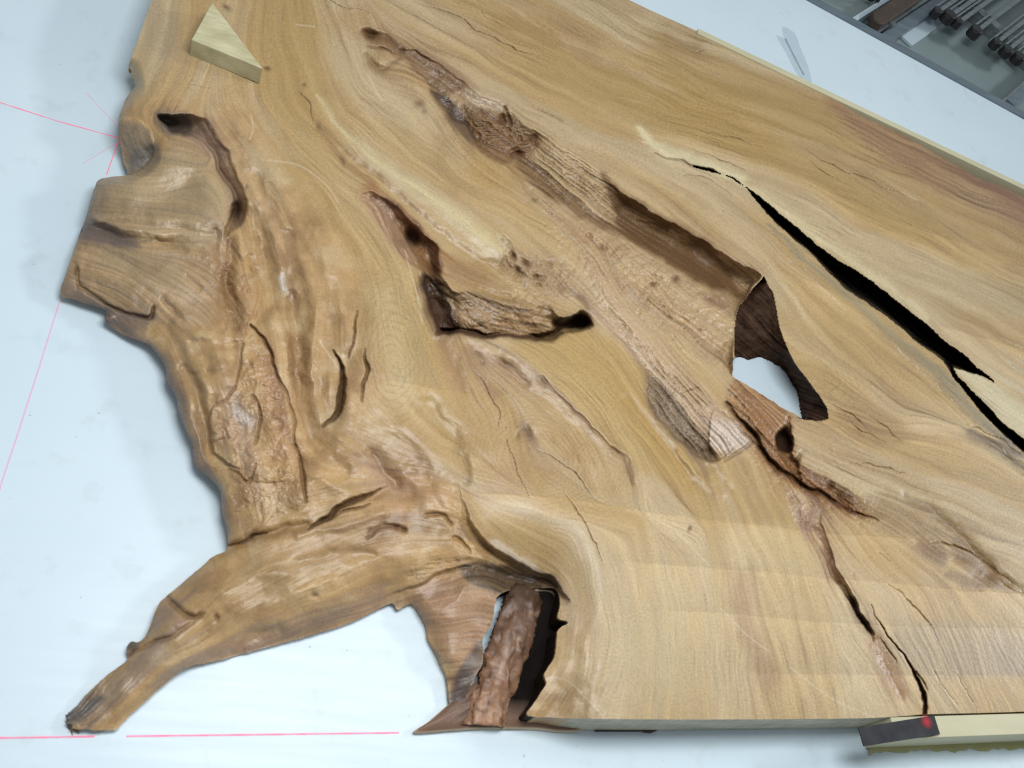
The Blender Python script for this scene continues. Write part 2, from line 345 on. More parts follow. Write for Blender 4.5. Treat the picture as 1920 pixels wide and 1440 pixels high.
def patch(poly, pts, feather=3.0, rgh=0.0, warp=True):
    """a hollow with its own floor heights; its rim is a crease"""
    Pc = catmull(poly, 8, True); Pc = np.vstack([Pc, Pc[:1]])
    sl, d, _, _ = near([(p[0], p[1]) for p in Pc], 14, smooth=False, UU=Uw if warp else Us, VV=Vw if warp else Vs)
    m = inside(Pc[:-1].tolist(), (Uw if warp else Us)[sl], (Vw if warp else Vs)[sl])
    P = np.array(pts, float); n = len(P); X = P[:, :2]/200.0
    kf = lambda r2: 0.5*r2*np.log(r2+1e-9)
    A = np.zeros((n+3, n+3)); A[:n, :n] = kf(((X[:, None]-X[None])**2).sum(-1))+np.eye(n)*2e-3
    A[:n, n] = 1; A[:n, n+1:] = X; A[n:, :n] = A[:n, n:].T
    c = np.linalg.solve(A, np.concatenate([P[:, 2], [0, 0, 0]]))
    gx = Uw[sl]/200; gy = Vw[sl]/200; h = c[n]+c[n+1]*gx+c[n+2]*gy
    for i in range(n): h = h+c[i]*kf((gx-X[i, 0])**2+(gy-X[i, 1])**2)
    h = np.clip(h, P[:, 2].min()-4, max(80, P[:, 2].max()+2))
    w_ = np.where(m, sstep(0, feather, d), 0)
    Hh[sl] = Hh[sl]*(1-w_)+h*w_
    if rgh: rough[sl] = np.maximum(rough[sl], rgh*w_)
    out = np.zeros(U.shape, np.float32); out[sl] = w_
    return out
# the long channel
ch_far = [(737,92),(773,88),(790,102),(827,120),(853,140),(893,167),(940,190),(953,198),(973,217),(1003,240),(1033,260),(1060,280),(1120,313),(1142,338),(1196,378),(1249,409),(1311,444),(1373,482),(1427,516)]
ch_near = [(737,103),(767,117),(787,143),(807,163),(827,200),(847,223),(870,237),(887,260),(900,287),(940,307),(957,323),(973,340),(993,373),(1037,397),(1070,443),(1084,450),(1120,480),(1187,534),(1240,574),(1311,638),(1356,688),(1373,706)]
w_ch = patch(ch_far+[(1410,546),(1386,578),(1378,640)]+ch_near[::-1],
 [(u_, v_, 79 if u_ > 800 else 74) for u_, v_ in ch_far]+
 [(737,103,72),(767,117,66),(787,143,60),(807,163,52),(827,200,44),(847,223,40),(870,237,38),(887,260,42),(900,287,48),(940,307,60),(957,323,66),(973,340,70),(993,373,74),(1037,397,74),(1084,450,75),(1120,480,73),(1187,534,70),(1240,574,68),(1311,638,64),(1356,688,58),(1373,706,56),
  (790,118,66),(815,150,57),(850,168,64),(840,185,56),(870,200,56),(900,200,66),(900,230,58),(880,222,50),(935,215,66),(940,250,58),(980,266,54),(1000,268,56),(930,280,54),(963,297,44),(1007,322,40),(1040,345,40),(1080,372,40),(1120,403,40),
  (1060,318,62),(1100,345,62),(1030,290,64),(1080,330,58),(1160,380,50),(1175,382,46),(1147,418,38),(1195,398,48),(1200,440,34),(1240,428,40),(1267,480,32),(1305,466,36),(1320,507,28),(1365,508,30),(1391,560,24),(1410,540,26),
  (1000,362,62),(1060,404,60),(1110,440,58),(1160,462,54),(1200,488,56),(1250,538,60),(1300,556,54),(1330,600,54),(1350,650,52),(1375,600,40),(1280,592,62)], 6.0, rgh=.2)
# pocket chain and cave
cave_p = [(671,364),(679,382),(702,411),(726,442),(749,476),(770,499),(791,517),(794,551),(807,590),(822,622),(838,629),(864,623),(890,627),(926,632),(973,631),(999,637),(1025,639),(1057,629),(1093,621),(1119,606),(1093,580),(1067,590),(1041,588),(1023,566),(994,575),(973,565),(947,558),(900,550),(874,542),(848,542),(838,525),(822,507),(827,486),(825,460),(807,445),(780,424),(760,398),(739,379),(718,364),(692,358)]
w_cv = patch(cave_p, [(671,364,74),(679,382,70),(702,411,64),(726,442,60),(749,476,60),(770,499,56),(791,517,48),(794,551,38),(807,590,26),(822,622,20),(838,629,20),(864,623,24),(890,627,26),(926,632,30),(973,631,28),(999,637,26),(1025,639,26),(1057,629,30),(1093,621,40),(1119,606,66),
 (1093,580,64),(1067,590,62),(1041,588,64),(1023,566,68),(994,575,66),(973,565,68),(947,558,70),(900,550,70),(874,542,70),(848,542,66),(838,525,72),(822,507,74),(827,486,76),(825,460,76),(807,445,76),(780,424,76),(760,398,76),(739,379,76),(718,364,76),(692,358,75),
 (700,378,66),(722,396,56),(745,420,50),(775,442,38),(800,462,46),(812,490,38),(790,495,54),(735,385,60),(770,420,54),(805,455,52),(808,535,40),(820,580,26),(838,612,22),(845,560,52),(862,595,44),(872,612,32),(900,600,46),(930,608,44),(910,570,58),(950,580,58),(985,592,54),(1010,608,46),(1032,602,48),(1060,606,34),(1085,604,22),(1103,602,38)], 7.0, rgh=.35)
# long hollow beside the upper left lobe
w_lh = patch([(292,217),(300,212),(340,211),(377,217),(402,237),(422,270),(440,303),(457,347),(470,390),(455,425),(425,450),(415,452),(420,427),(430,407),(433,380),(427,357),(413,333),(402,307),(393,287),(373,267),(340,257),(313,243),(297,228)],
 [(292,217,56),(297,228,40),(313,243,34),(340,257,40),(373,267,50),(393,287,46),(402,307,42),(413,333,38),(427,357,36),(433,380,34),(430,407,38),(420,427,46),(415,452,66),(300,212,66),(340,211,74),(377,217,76),(402,237,77),(422,270,77),(440,303,77),(457,347,76),(470,390,76),(455,425,75),(425,450,72),
  (312,224,30),(325,228,28),(345,236,36),(372,245,54),(398,272,58),(415,310,56),(432,350,54),(446,372,60),(442,405,40)], 9.0, rgh=.05)
# side face of the bay in the left edge
w_by = patch([(222,226),(240,216),(262,222),(280,240),(288,262),(287,296),(271,313),(238,328),(229,300),(222,258)],
 [(222,226,52),(240,216,64),(262,222,70),(280,240,72),(288,262,66),(287,296,36),(271,313,26),(238,328,16),(229,300,16),(222,258,34),(250,240,58),(262,265,54),(272,285,42),(250,290,32),(240,270,38)], 2.5, warp=False)
patch([(186,339),(238,329),(271,314),(287,297),(289,264),(300,240),(313,246),(340,260),(373,270),(393,290),(402,310),(413,336),(427,360),(432,385),(425,420),(410,450),(340,440),(283,436),(233,430),(193,416),(163,403),(177,352)],
 [(186,339,48),(238,329,58),(271,314,64),(287,297,66),(289,264,70),(313,246,72),(340,260,78),(373,270,80),(393,290,81),(413,336,83),(427,360,83),(432,385,82),(425,420,78),(410,450,72),(340,440,66),(283,436,60),(233,430,52),(193,416,46),(163,403,40),(177,352,44),
  (300,300,77),(250,348,70),(210,362,58),(340,308,83),(352,348,71),(312,370,66),(392,340,86),(402,390,86),(330,402,77),(260,396,66),(200,394,52),(365,422,79),(290,418,70)], 16.0, warp=False)
patch([(150,450),(195,462),(260,468),(340,468),(400,480),(420,540),(390,600),(330,622),(288,600),(250,592),(210,572),(170,558),(140,548),(119,541),(132,500)],
 [(150,450,34),(195,465,44),(260,470,50),(340,470,56),(400,480,64),(420,540,64),(390,600,58),(330,620,50),(285,598,42),(230,585,36),(170,560,26),(120,545,16),(130,500,26),(200,505,50),(270,520,61),(340,530,65),(220,545,46),(290,560,55),(160,520,37),(350,580,59)], 34.0, warp=False)
# ---- left flare
cliff([(150,392,0,60),(163,400,12,70),(193,413,18,85),(233,427,18,95),(283,433,12,85),(333,437,7,60),(400,460,0,40)], -1, e=20)
blob(441,402,9,20,12,-16,0.75)
groove([(290,445,5,4),(320,455,7,6),(350,470,6,4)], darken=.25)
groove([(140,490,5,3),(150,530,4,5),(180,556,4,7),(210,572,4,8),(250,592,4,7),(280,595,5,12),(287,578,5,8)], darken=.35)
blob(140,505,7,16,10,-3,.8); blob(150,535,6,8,0,-2,.6)
blob(205,600,10,10,0,6)
for pts in ([(310,560,8,4),(340,600,8,5),(380,610,10,3)], [(400,430,10,6),(410,500,12,7),(405,560,14,8),(420,610,10,4)], [(440,470,10,4),(430,540,12,6),(450,590,10,5)],
            [(540,440,10,3),(560,520,12,4),(575,600,10,3)], [(480,330,12,3),(520,420,14,5),(545,520,12,4)], [(360,640,10,4),(420,650,10,4),(450,640,8,3)],
            [(365,700,8,3),(430,690,10,4),(440,640,8,3)], [(470,480,8,4),(490,540,8,4),(480,590,7,5)], [(350,520,6,3),(375,540,6,4)]):
    groove(pts)
for pts in ([(330,620,12,-3),(360,670,14,-5),(390,740,12,-5),(400,820,12,-4)], [(600,430,18,-3),(610,520,18,-4),(590,610,16,-4),(570,700,14,-3)], [(505,420,12,-3),(530,500,12,-4)],
            [(590,640,14,-4),(585,720,12,-5),(600,790,12,-4)]):
    groove(pts)
for pts in ([(450,240,26,-5),(500,330,28,-7),(540,420,30,-7),(580,520,30,-6),(592,620,26,-6),(575,700,20,-4)], [(470,400,16,6),(492,470,18,9),(505,550,18,8),(490,600,14,5)], [(545,560,14,6),(560,640,18,9),(562,740,20,9),(585,820,20,8),(640,880,18,6)],
            [(600,430,20,-5),(640,540,22,-7),(648,640,16,-6)], [(700,620,30,-6),(672,740,30,-8),(620,850,30,-8),(560,930,26,-6)], [(700,860,20,7),(735,900,24,9),(770,930,20,7)], [(430,460,14,7),(425,540,16,9),(440,610,14,7)],
            [(340,600,18,-5),(400,650,20,-7),(430,720,14,-5)], [(350,690,12,5),(375,760,14,7),(390,840,12,6)], [(760,800,24,-4),(810,850,24,-5),(850,900,20,-4)], [(800,760,20,5),(850,820,18,5)]):
    groove([(a_, b_, c_*1.1, d_*1.45) for a_, b_, c_, d_ in pts])
# broken plate of bark-like wood
plate = [(473,612),(490,630),(511,662),(512,684),(530,720),(549,780),(556,840),(560,870),(545,900),(500,905),(460,890),(428,868),(408,850),(396,805),(393,778),(405,760),(432,740),(448,690),(456,645)]
pm = inside(plate, Uw, Vw)
pf = np.zeros_like(U); pf[pm] = 1
rn = fbm(Uw, Vw, 46, 4, 21, .5)
Hh += pf*(5.0*rn+1.5*np.abs(fbm(Uw, Vw, 17, 3, 24))); rough[pm] = np.maximum(rough[pm], .10)
groove([(473,612,4,8),(490,630,4,10),(511,662,4,12),(512,684,4,10),(530,720,4,7),(549,780,4,6),(556,840,3,5),(566,895,6,10),(571,940,4,5)], 'v', darken=.42)
groove([(456,645,3,5),(448,690,3,5),(432,740,3,5),(405,762,3,5)], 'v', darken=.35)
cliff([(405,762,6,22),(393,790,9,26),(398,820,9,26),(408,850,9,26),(430,868,7,20)], -1, e=5)
groove([(470,740,4,4),(485,760,3,7),(490,800,3,6),(480,830,4,3)], 'v', darken=.3)
groove([(430,880,3,5),(470,900,4,6),(478,870,3,4)], 'v', darken=.2)
blob(560,860,10,18,0,-7,.35)
# slits
groove([(625,655,2,4),(643,692,6,20),(643,734,9,24),(631,773,8,20),(606,802,3,6)], 'v', darken=.8, sw=1.1)
blob(618,718,14,34,5,7)
groove([(670,580,1.5,4),(665,625,3,11),(655,668,2,5)], 'v', darken=.5)
groove([(682,655,1.5,4),(685,700,5,12),(676,752,2.5,4)], 'v', darken=.45)
groove([(580,991,3,8),(613,969,7,18),(645,946,8,18),(676,932,6,14),(712,917,3,5)], 'v', darken=.8)
groove([(627,967,2,4),(662,956,4,9),(692,946,2,4)], 'v', darken=.5)
groove([(420,1032,10,8),(470,1012,12,12),(520,996,10,9),(575,985,8,6)], 'u')
groove([(430,1025,3,6),(470,1008,4,9),(500,998,3,4)], 'v', darken=.3)
for pts in ([(690,850,12,4),(720,880,14,7),(740,910,12,8),(700,930,10,5)], [(640,820,14,-5),(690,860,12,-4),(730,880,10,-4)], [(770,880,16,4),(800,910,18,5),(820,940,14,3)],
            [(600,900,16,-4),(650,920,14,-5),(720,905,12,-4)], [(560,1000,10,-4),(640,985,10,-5),(720,960,10,-4)]):
    groove(pts)
groove([(858,840,10,3),(876,870,9,5),(872,905,8,4)], 'u', darken=.25)
# leg root
groove([(690,1010,4,3),(720,985,6,6),(760,990,6,5)], darken=.4); blob(693,994,6,5,0,-4,.7); blob(757,993,6,6,0,-4,.7); blob(744,985,5,4,0,-4,.6)
groove([(800,966,5,5),(830,965,4,7),(845,985,4,5)], 'u', darken=.35)
groove([(312,1118,5,5),(335,1140,6,9),(362,1158,7,10),(375,1150,5,3)], darken=.35); blob(402,1160,6,7,0,-6,.4); blob(590,1115,9,6,20,-5,.6)
groove([(225,1240,4,3),(270,1215,5,7),(320,1195,6,8),(360,1170,5,4)], darken=.2)
for pts in ([(440,1225,14,5),(470,1195,14,8),(520,1180,14,5)], [(300,1175,12,-4),(330,1170,10,-4)], [(420,1110,14,-3),(480,1080,14,-4),(540,1075,12,-3)], [(560,1050,12,4),(640,1040,14,5),(700,1040,12,4)],
            [(450,1150,14,-3),(540,1120,14,-4),(620,1090,12,-3)]):
    groove(pts)
for i in range(7):
    o_ = (i-3)*11
    groove([(250+o_*.4,1240+o_*.9,3,0),(205+o_*.55,1290+o_*.8,3,1.4),(160+o_*.5,1335+o_*.45,3,2.4),(135+o_*.4,1350+o_*.3,2,2.4)], darken=.10)
# recess under the arch
cliff([(868,935,3,30),(885,975,12,50),(908,1003,20,60),(932,1030,24,70),(962,1046,26,70),(1000,1066,28,60),(1030,1076,30,50),(1048,1096,26,40)], -1, e=8, rgh=.15)
cliff([(725,1116,0,30),(770,1098,8,50),(808,1083,14,60),(840,1068,16,55),(872,1059,10,40),(890,1058,0,30)], -1, e=6)
blob(950,1084,52,17,16,-14,0.0,1.4)
groove([(770,1075,10,2),(840,1055,10,3),(900,1060,10,6),(950,1080,10,4)], rgh=.4)
groove([(850,1010,4,6),(870,1020,4,8),(880,1035,4,5)], 'v')
# ---- pocket chain and central cave
blob(774,441,13,17,20,-18,.95,1.8); blob(812,505,10,12,0,-14,.7); blob(800,522,12,6,20,-10,.8)
blob(715,385,18,10,45,-2,.0); blob(818,588,17,42,-24,-4,.8,1.6)
for i, (a, b_) in enumerate(((700,372),(725,392),(745,412),(790,470))): blob(a, b_, 8, 6, 40*i, 4 if i % 2 else -5, .3)
groove([(824,622,6,20),(870,622,7,22),(905,627,7,24),(935,630,5,14),(965,630,5,18),(1000,634,6,20),(1035,622,6,22),(1060,612,6,14),(1100,604,5,12)], 'v', darken=.95, sw=1.3)
blob(1083,603,26,11,-18,-26,.85,1.6); blob(1045,609,9,7,0,-12,.8)
blob(905,600,16,9,0,5); blob(985,590,18,12,0,7); blob(950,595,14,9,20,6); blob(1010,606,14,8,0,5); blob(1030,585,10,8,0,4)
groove([(850,560,8,4),(860,590,9,6)], rgh=.4); groove([(905,545,6,3),(960,560,6,4)])
# pale tongue between the channels
groove([(590,190,14,-2),(640,250,16,-2.5),(720,310,18,-3),(800,365,20,-4),(870,415,22,-5),(935,470,20,-7)], 'u')
groove([(640,285,10,3),(720,350,12,5),(800,420,12,6),(880,480,12,6),(935,505,10,5)])
cliff([(936,466,10,26),(940,485,12,30),(936,503,12,30),(960,522,9,30),(1000,535,6,30)], +1, e=5, rgh=.9)
for a in ((962,482,8,5,20,-9,.8),(985,492,10,5,35,-9,.8),(972,507,10,6,30,-8,.6),(1030,495,6,6,0,-5,.5),(1005,520,12,5,40,-6,.5),(1050,540,12,6,50,-4,.3)): blob(*a)
rz = np.exp(-(((Uw-1020)/95)**2+((Vw-525)/50)**2)**1.5); rough = np.maximum(rough, .6*rz)
# ---- long central channel
blob(692,64,16,9,30,-16,.85); groove([(680,58,6,6),(720,72,8,8),(750,92,8,6)], darken=.5)
groove([(685,100,6,5),(700,125,8,7),(725,128,7,5),(745,110,6,3)], darken=.35)
blob(718,108,22,12,10,4)
groove([(690,85,3,4),(715,90,3,7),(740,100,3,4)], 'v', darken=.5)
groove([(945,198,3,4),(952,212,4,6),(958,235,4,6)], 'v', darken=.5); blob(940,222,10,8,0,-9,.6); blob(950,205,5,10,20,4,.2)
blob(1005,258,7,12,10,-8,.4); blob(1008,250,5,6,0,5,0); blob(968,287,12,7,15,-10,.55); blob(960,325,14,20,30,-4,0.1)
groove([(960,290,9,3),(1000,322,8,4),(1060,372,8,4),(1130,420,8,4)], rgh=.4)
for pts in ([(1000,348,10,-5),(1050,400,12,-6),(1120,440,12,-6)], [(1120,440,14,-6),(1190,490,14,-7),(1260,520,12,-5)], [(1230,560,16,-4),(1300,600,14,-5),(1350,640,12,-4)]): groove(pts, rgh=.6)
for a in ((1226,533,7,5,0,-9,.75),(1267,524,9,8,0,-14,.9),(1128,463,8,5,0,-6,.5),(1000,375,8,5,0,-7,.6),(1330,560,10,5,30,-5,.3),(1372,662,6,6,0,5,.3)): blob(*a)
rz = np.exp(-(((Uw-1200)*.8+(Vw-530)*.6)/190)**2)*np.exp(-((-(Uw-1200)*.62+(Vw-530)*.78)/62)**2); rough = np.maximum(rough, .75*rz)
groove([(1100,480,14,-4),(1160,580,18,-6),(1240,670,18,-6),(1310,730,16,-5),(1380,790,14,-4)], rgh=.15)
# near rim of the golden flat beside the fibrous strip
cliff([(1098,562,3,40),(1140,612,6,60),(1208,700,12,85),(1214,752,17,95),(1238,792,20,100),(1288,842,22,95),(1330,866,20,70),(1350,858,12,40)], +1, e=5, rgh=.35)
blob(1330,852,16,9,15,-8,.5); groove([(1352,862,3,4),(1400,838,4,8),(1412,818,4,6)], 'v', darken=.3)
# cave floor right of the channel runs into the hole
# ---- crevice beyond the hole
groove([(1360,758,4,6),(1390,790,5,14),(1413,817,6,20),(1433,850,6,20),(1467,883,6,18),(1513,913,6,16),(1547,930,6,12),(1600,960,4,8),(1645,975,2,3)], 'v', darken=.85, sw=1.5, rgh=.8)
groove([(1380,760,22,5),(1440,850,24,9),(1500,900,24,10),(1560,930,24,8),(1620,965,16,4)], rgh=.7)
blob(1470,826,14,22,0,-40,.97,2.2)
cliff([(1484,790,4,14),(1490,815,12,30),(1485,850,14,34),(1500,868,14,34),(1502,885,10,30)], -1, e=6, darken=.3)
blob(1500,862,5,14,20,-8,.6); blob(1580,935,18,10,35,-8,.75); blob(1556,912,10,8,0,-6,.7); blob(1592,950,12,8,30,-6,.7)
blob(1420,800,24,12,50,6); blob(1460,870,16,10,40,4); blob(1395,745,20,10,30,3)
groove([(1488,930,8,4),(1500,965,8,6),(1512,985,6,5)], rgh=.8)
w_lr = patch([(1499,948),(1519,1005),(1550,1058),(1568,1094),(1591,1130),(1613,1166),(1627,1190),(1641,1190),(1609,1130),(1588,1090),(1569,1054),(1551,1005),(1535,948),(1515,938)],
 [(1499,948,70),(1519,1005,62),(1550,1058,60),(1568,1094,54),(1591,1130,48),(1613,1166,50),(1627,1190,66),(1641,1190,78),(1609,1130,70),(1588,1090,72),(1569,1054,74),(1551,1005,75),(1535,948,77),(1515,938,77),(1530,1000,63),(1556,1050,61),(1577,1092,54),(1600,1130,46),(1624,1175,52)], 3.0, rgh=.12)
groove([(1645,1200,9,4),(1665,1250,12,3),(1690,1300,7,1)], rgh=.2)
groove([(1698,928,8,2),(1743,955,11,4),(1788,991,11,5),(1833,1036,10,5),(1877,1081,8,5),(1918,1107,6,4)], darken=.25)
groove([(1585,1098,2,4),(1600,1130,3,9),(1620,1170,3.5,9),(1636,1200,3,5)], 'v', darken=.4, sw=1.0)
groove([(1634,1134,.7,4),(1660,1180,1.4,12),(1690,1222,1.8,16),(1714,1262,3,24),(1727,1290,4,30),(1733,1318,5,34),(1734,1345,5,34)], 'v', darken=.8, sw=1.1, warp=True)
groove([(1715,1258,1.5,10),(1728,1275,1.5,10),(1738,1296,1,5)], 'v', darken=.7)
groove([(1650,1195,1,4),(1665,1215,1.5,8),(1678,1240,1,4)], 'v', darken=.6)
# lower centre
cliff([(925,640,0,60),(950,650,6,100),(1010,700,8,110),(1060,745,7,100),(1110,790,6,90),(1150,830,4,60),(1175,865,0,40)], -1, e=30)
groove([(1015,705,2,2),(1060,752,2.5,4),(1110,800,2.5,4),(1160,850,2,3)], 'u', darken=.25)
groove([(830,640,20,8),(850,690,18,8),(865,730,14,4)]); groove([(880,650,20,6),(930,680,16,6),(985,715,10,5)])
blob(948,682,12,8,20,-5,.45); blob(1018,715,12,6,35,-6,.55); blob(905,680,8,5,30,-4,.35); blob(895,665,12,5,25,-4,.3)
blob(988,808,8,14,-20,-5,.55); blob(972,815,5,10,20,-3,.4); blob(1005,800,14,10,0,3)
groove([(1180,745,14,3),(1220,800,16,5),(1260,850,14,5),(1290,900,12,3)]); groove([(1150,840,6,4),(1180,880,8,6),(1185,905,6,4)], darken=.2)
groove([(1270,850,10,-3),(1310,890,10,-4),(1350,930,10,-3)]); groove([(1330,870,8,3),(1370,920,8,3)])
# other shallow undulation of the planed wood
groove([(1500,440,30,2),(1560,520,34,2.5),(1700,640,30,2)]); groove([(1650,950,30,3),(1750,1000,30,4),(1850,1070,24,4)])
# ---- the long black crack
crk_hi = [(1300,311),(1336,318),(1368,333),(1395,349),(1430,374),(1470,408),(1520,450),(1560,481),(1610,511),(1650,540),(1700,580),(1740,611),(1770,640),(1800,660),(1826,684),(1842,697),(1863,714)]
crk_lo = [(1863,716),(1840,704),(1812,697),(1787,688),(1796,706),(1813,724),(1852,762),(1880,793),(1925,828),(2010,890),(2120,960),(2120,978),(2010,912),(1920,848),(1880,812),(1846,780),(1806,740),(1783,712),(1760,678),(1720,652),(1690,624),(1650,594),(1618,572),(1580,546),(1540,506),(1518,482),(1480,450),(1448,421),(1420,390),(1392,356),(1366,338),(1335,322),(1300,314)]
crk_lo = [(p[0]+3, p[1]-7) if 15 < i < 31 else p for i, p in enumerate(crk_lo)]
cp = np.vstack([catmull([(p[0], p[1]) for p in crk_hi], 8), catmull([(p[0], p[1]) for p in crk_lo], 8)])
jit = 0.9
x_, y_ = U+jit*perlin(U/7, V/7, 31)+1.5*perlin(U/22, V/22, 33), V+jit*perlin(U/7, V/7, 32)+1.5*perlin(U/22, V/22, 34)
crack_in = inside(cp.tolist(), x_, y_)
sl, dcr, _, _ = near([(p[0], p[1]) for p in cp.tolist()], 90, smooth=False, UU=U, VV=V)
dc = np.full(U.shape, 1e3); dc[sl] = dcr
Hh = np.where(crack_in, 80-np.minimum(66, 12+dc*9), Hh)
groove([(1225,285,2,1),(1262,298,2.5,3),(1300,312,3,8),(1340,320,3,12)], 'v', darken=.65)
lowedge = [(1450,428),(1520,490),(1582,552),(1652,600),(1722,660),(1790,725),(1850,790),(1925,855),(2000,910)]
cliff([(p[0]-14, p[1]+8, 0 if i in (0, 8) else 4, 16) for i, p in enumerate(lowedge)], -1, e=10)
# ---- hair cracks and checks
hair = [[(1293,99),(1308,99),(1323,94)],[(1350,215),(1375,215)],[(1323,247),(1380,258),(1427,273)],[(1270,243),(1347,267)],[(1297,280),(1350,298),(1397,317)],[(1507,277),(1553,307),(1600,327),(1700,362)],
 [(1520,302),(1540,318),(1553,327),(1568,335)],[(1688,411),(1710,424)],[(888,693),(907,720),(927,757),(935,773),(933,800)],[(945,797),(950,830),(960,863),(973,890),(990,935)],[(1007,843),(1050,863),(1073,883),(1093,900),(1112,940)],
 [(1057,913),(1077,953),(1093,973),(1113,1013),(1133,1060)],[(1550,753),(1580,767),(1613,790),(1630,810)],[(1583,773),(1607,803),(1660,828)],[(1630,777),(1660,800),(1693,823)],[(1600,870),(1640,873),(1697,887)],
 [(1667,1093),(1707,1127),(1740,1170),(1760,1200)],[(1647,1033),(1672,1050)],[(1795,1265),(1825,1318)],[(1750,1260),(1790,1320)],[(773,0),(840,27),(927,70),(973,93),(1007,110)],[(900,20),(960,60)],[(560,-20),(640,10),(690,25)],
 [(1280,325),(1330,338),(1375,368)],[(1150,440),(1250,480)],[(1740,1013),(1790,1022),(1840,1050),(1900,1095)],[(1850,1060),(1890,1100),(1920,1110)],[(1820,800),(1860,815),(1915,850)],[(560,170),(575,190),(590,230)],[(395,165),(350,160)]]
for h_ in hair:
    P_ = [(p[0], p[1], 1.1 if 0 < i < len(h_)-1 else .7, 5 if 0 < i < len(h_)-1 else 2) for i, p in enumerate(h_)]
    groove(P_, 'v', darken=.5, sw=.9)
for a in ((500,128,9,6,20,-3,.8),(422,11,9,5,20,-3,.8),(572,158,4,4,0,-2,.7),(600,235,5,10,-30,-2,.5),(640,298,6,8,-30,-3,.6),(460,352,3,6,0,-2,.5),(1292,990,5,6,0,-2,.8),(1600,1075,3,3,0,-1,.3),(785,195,10,10,0,-3,.55),(795,208,8,5,40,-2,.5),(440,560,4,6,0,-2,.4),(450,480,4,5,0,-2,.5),(470,505,3,4,0,-1,.5)): blob(*a)

# ------------------------------------------------------------------ grain direction and figure (line convolution along traced grain)
flow = [[(1200,10),(1500,130),(1900,330),(2200,500)],[(1000,0),(1300,150),(1600,260),(2200,560)],[(1280,250),(1500,320),(1700,420),(2000,560)],[(1400,400),(1600,560),(1800,730),(2000,880)],[(1500,380),(1700,470),(1900,560)],
 [(700,-50),(850,30),(1000,100),(1200,200)],[(760,60),(900,140),(1050,230),(1200,290)],[(1030,240),(1150,310),(1300,400),(1420,500)],[(990,270),(1100,370),(1230,450),(1380,545)],[(1030,300),(1150,390),(1330,500)],
 [(1450,520),(1530,640),(1640,760)],[(1450,470),(1600,600),(1750,720),(1900,850)],[(1520,680),(1600,700),(1680,760)],[(1560,770),(1700,800),(1850,830),(2100,940)],[(1520,800),(1650,860),(1800,900),(2000,980)],[(1560,880),(1700,950),(1850,1010),(2000,1060)],
 [(1650,960),(1780,1040),(1900,1120)],[(1600,1020),(1700,1140),(1780,1300)],[(1750,1110),(1800,1200),(1850,1330)],[(1880,1120),(1920,1200),(1980,1330)],[(1500,960),(1560,1080),(1640,1230),(1690,1330)],
 [(1420,880),(1470,1000),(1520,1150),(1560,1330)],[(1320,900),(1350,1050),(1370,1200),(1380,1330)],[(1200,900),(1220,1050),(1240,1200),(1230,1330)],[(1100,1000),(1120,1100),(1140,1200),(1110,1330)],[(1060,1090),(1080,1150),(1070,1250),(1010,1330)],
 [(300,-80),(290,20),(270,120)],[(380,-60),(370,40),(330,150),(300,190)],[(500,-60),(470,60),(480,150)],[(560,20),(580,120),(620,220),(700,300)],[(640,20),(680,150),(760,220),(850,300)],[(740,170),(800,200),(880,300),(950,340)],
 [(610,230),(720,320),(830,400),(930,480)],[(560,240),(640,330),(700,370)],[(450,230),(520,330),(580,430),(620,520)],[(400,280),(450,380),(480,480),(500,580)],[(640,420),(690,500),(720,600),(740,700),(800,780)],[(720,420),(770,520),(790,600),(830,690)],
 [(680,540),(690,640),(720,740),(790,830)],[(600,560),(600,660),(580,760),(600,830)],[(530,560),(560,660),(570,760)],[(250,240),(280,300),(330,300),(400,330),(425,400),(410,470)],[(200,350),(300,352),(370,330),(400,300)],[(180,385),(300,392),(390,400),(430,430)],[(180,430),(280,440),(380,440),(440,470)],[(150,490),(220,520),(280,570),(330,620)],
 [(300,520),(380,560),(420,600),(430,660)],[(320,650),(360,740),(390,840),(430,940)],[(420,700),(450,780),(460,860),(480,950)],[(600,820),(650,850),(720,880),(820,900)],[(580,920),(680,900),(780,890)],[(640,800),(720,840),(830,880),(870,900)],
 [(860,1000),(740,980),(620,1000),(500,1050),(380,1130),(260,1240),(150,1350)],[(860,1030),(740,1060),(600,1110),(450,1180),(320,1260),(220,1350)],[(800,960),(680,970),(560,1010),(440,1060)],
 [(870,930),(900,1000),(960,1050),(1040,1090)],[(800,1090),(880,1060),(980,1080)],[(850,520),(900,545),(980,570),(1060,600)],[(860,560),(920,600),(1000,610)],[(960,480),(1020,520),(1070,560)],[(1100,470),(1170,590),(1260,690),(1360,790),(1400,830)],
 [(1110,560),(1180,650),(1260,760),(1330,850)],[(1180,520),(1250,590),(1330,660)],[(930,640),(1010,670),(1090,740),(1160,840),(1180,900)],[(1000,630),(1100,680),(1190,780),(1270,880)],[(1120,620),(1180,700),(1230,800),(1300,890)],
 [(850,650),(870,720),(900,780)],[(900,700),(950,760),(960,850),(1000,930)],[(960,700),(1050,770),(1120,850),(1140,920)],[(860,920),(1000,940),(1100,970)],[(1050,960),(1200,970),(1300,1000)],[(700,90),(690,130),(740,140)],[(830,250),(850,320),(930,350)],[(820,280),(900,300),(940,330)]]
fs = 8; gu, gv = np.meshgrid(us[::fs], vs_[::fs]); cs = np.zeros_like(gu); sn = np.zeros_like(gu)
for f_ in flow:
    P_ = catmull(f_, 22); dd = np.gradient(P_, axis=0); an = 2*np.arctan2(dd[:, 1], dd[:, 0])
    for (px, py), a in zip(P_, an):
        wgt = 1/((gu-px)**2+(gv-py)**2+260)**1.7
        cs += wgt*math.cos(a); sn += wgt*math.sin(a)
m_ = np.hypot(cs, sn)+1e-30; cs /= m_; sn /= m_
cs = upsample(cs, fs); sn = upsample(sn, fs)
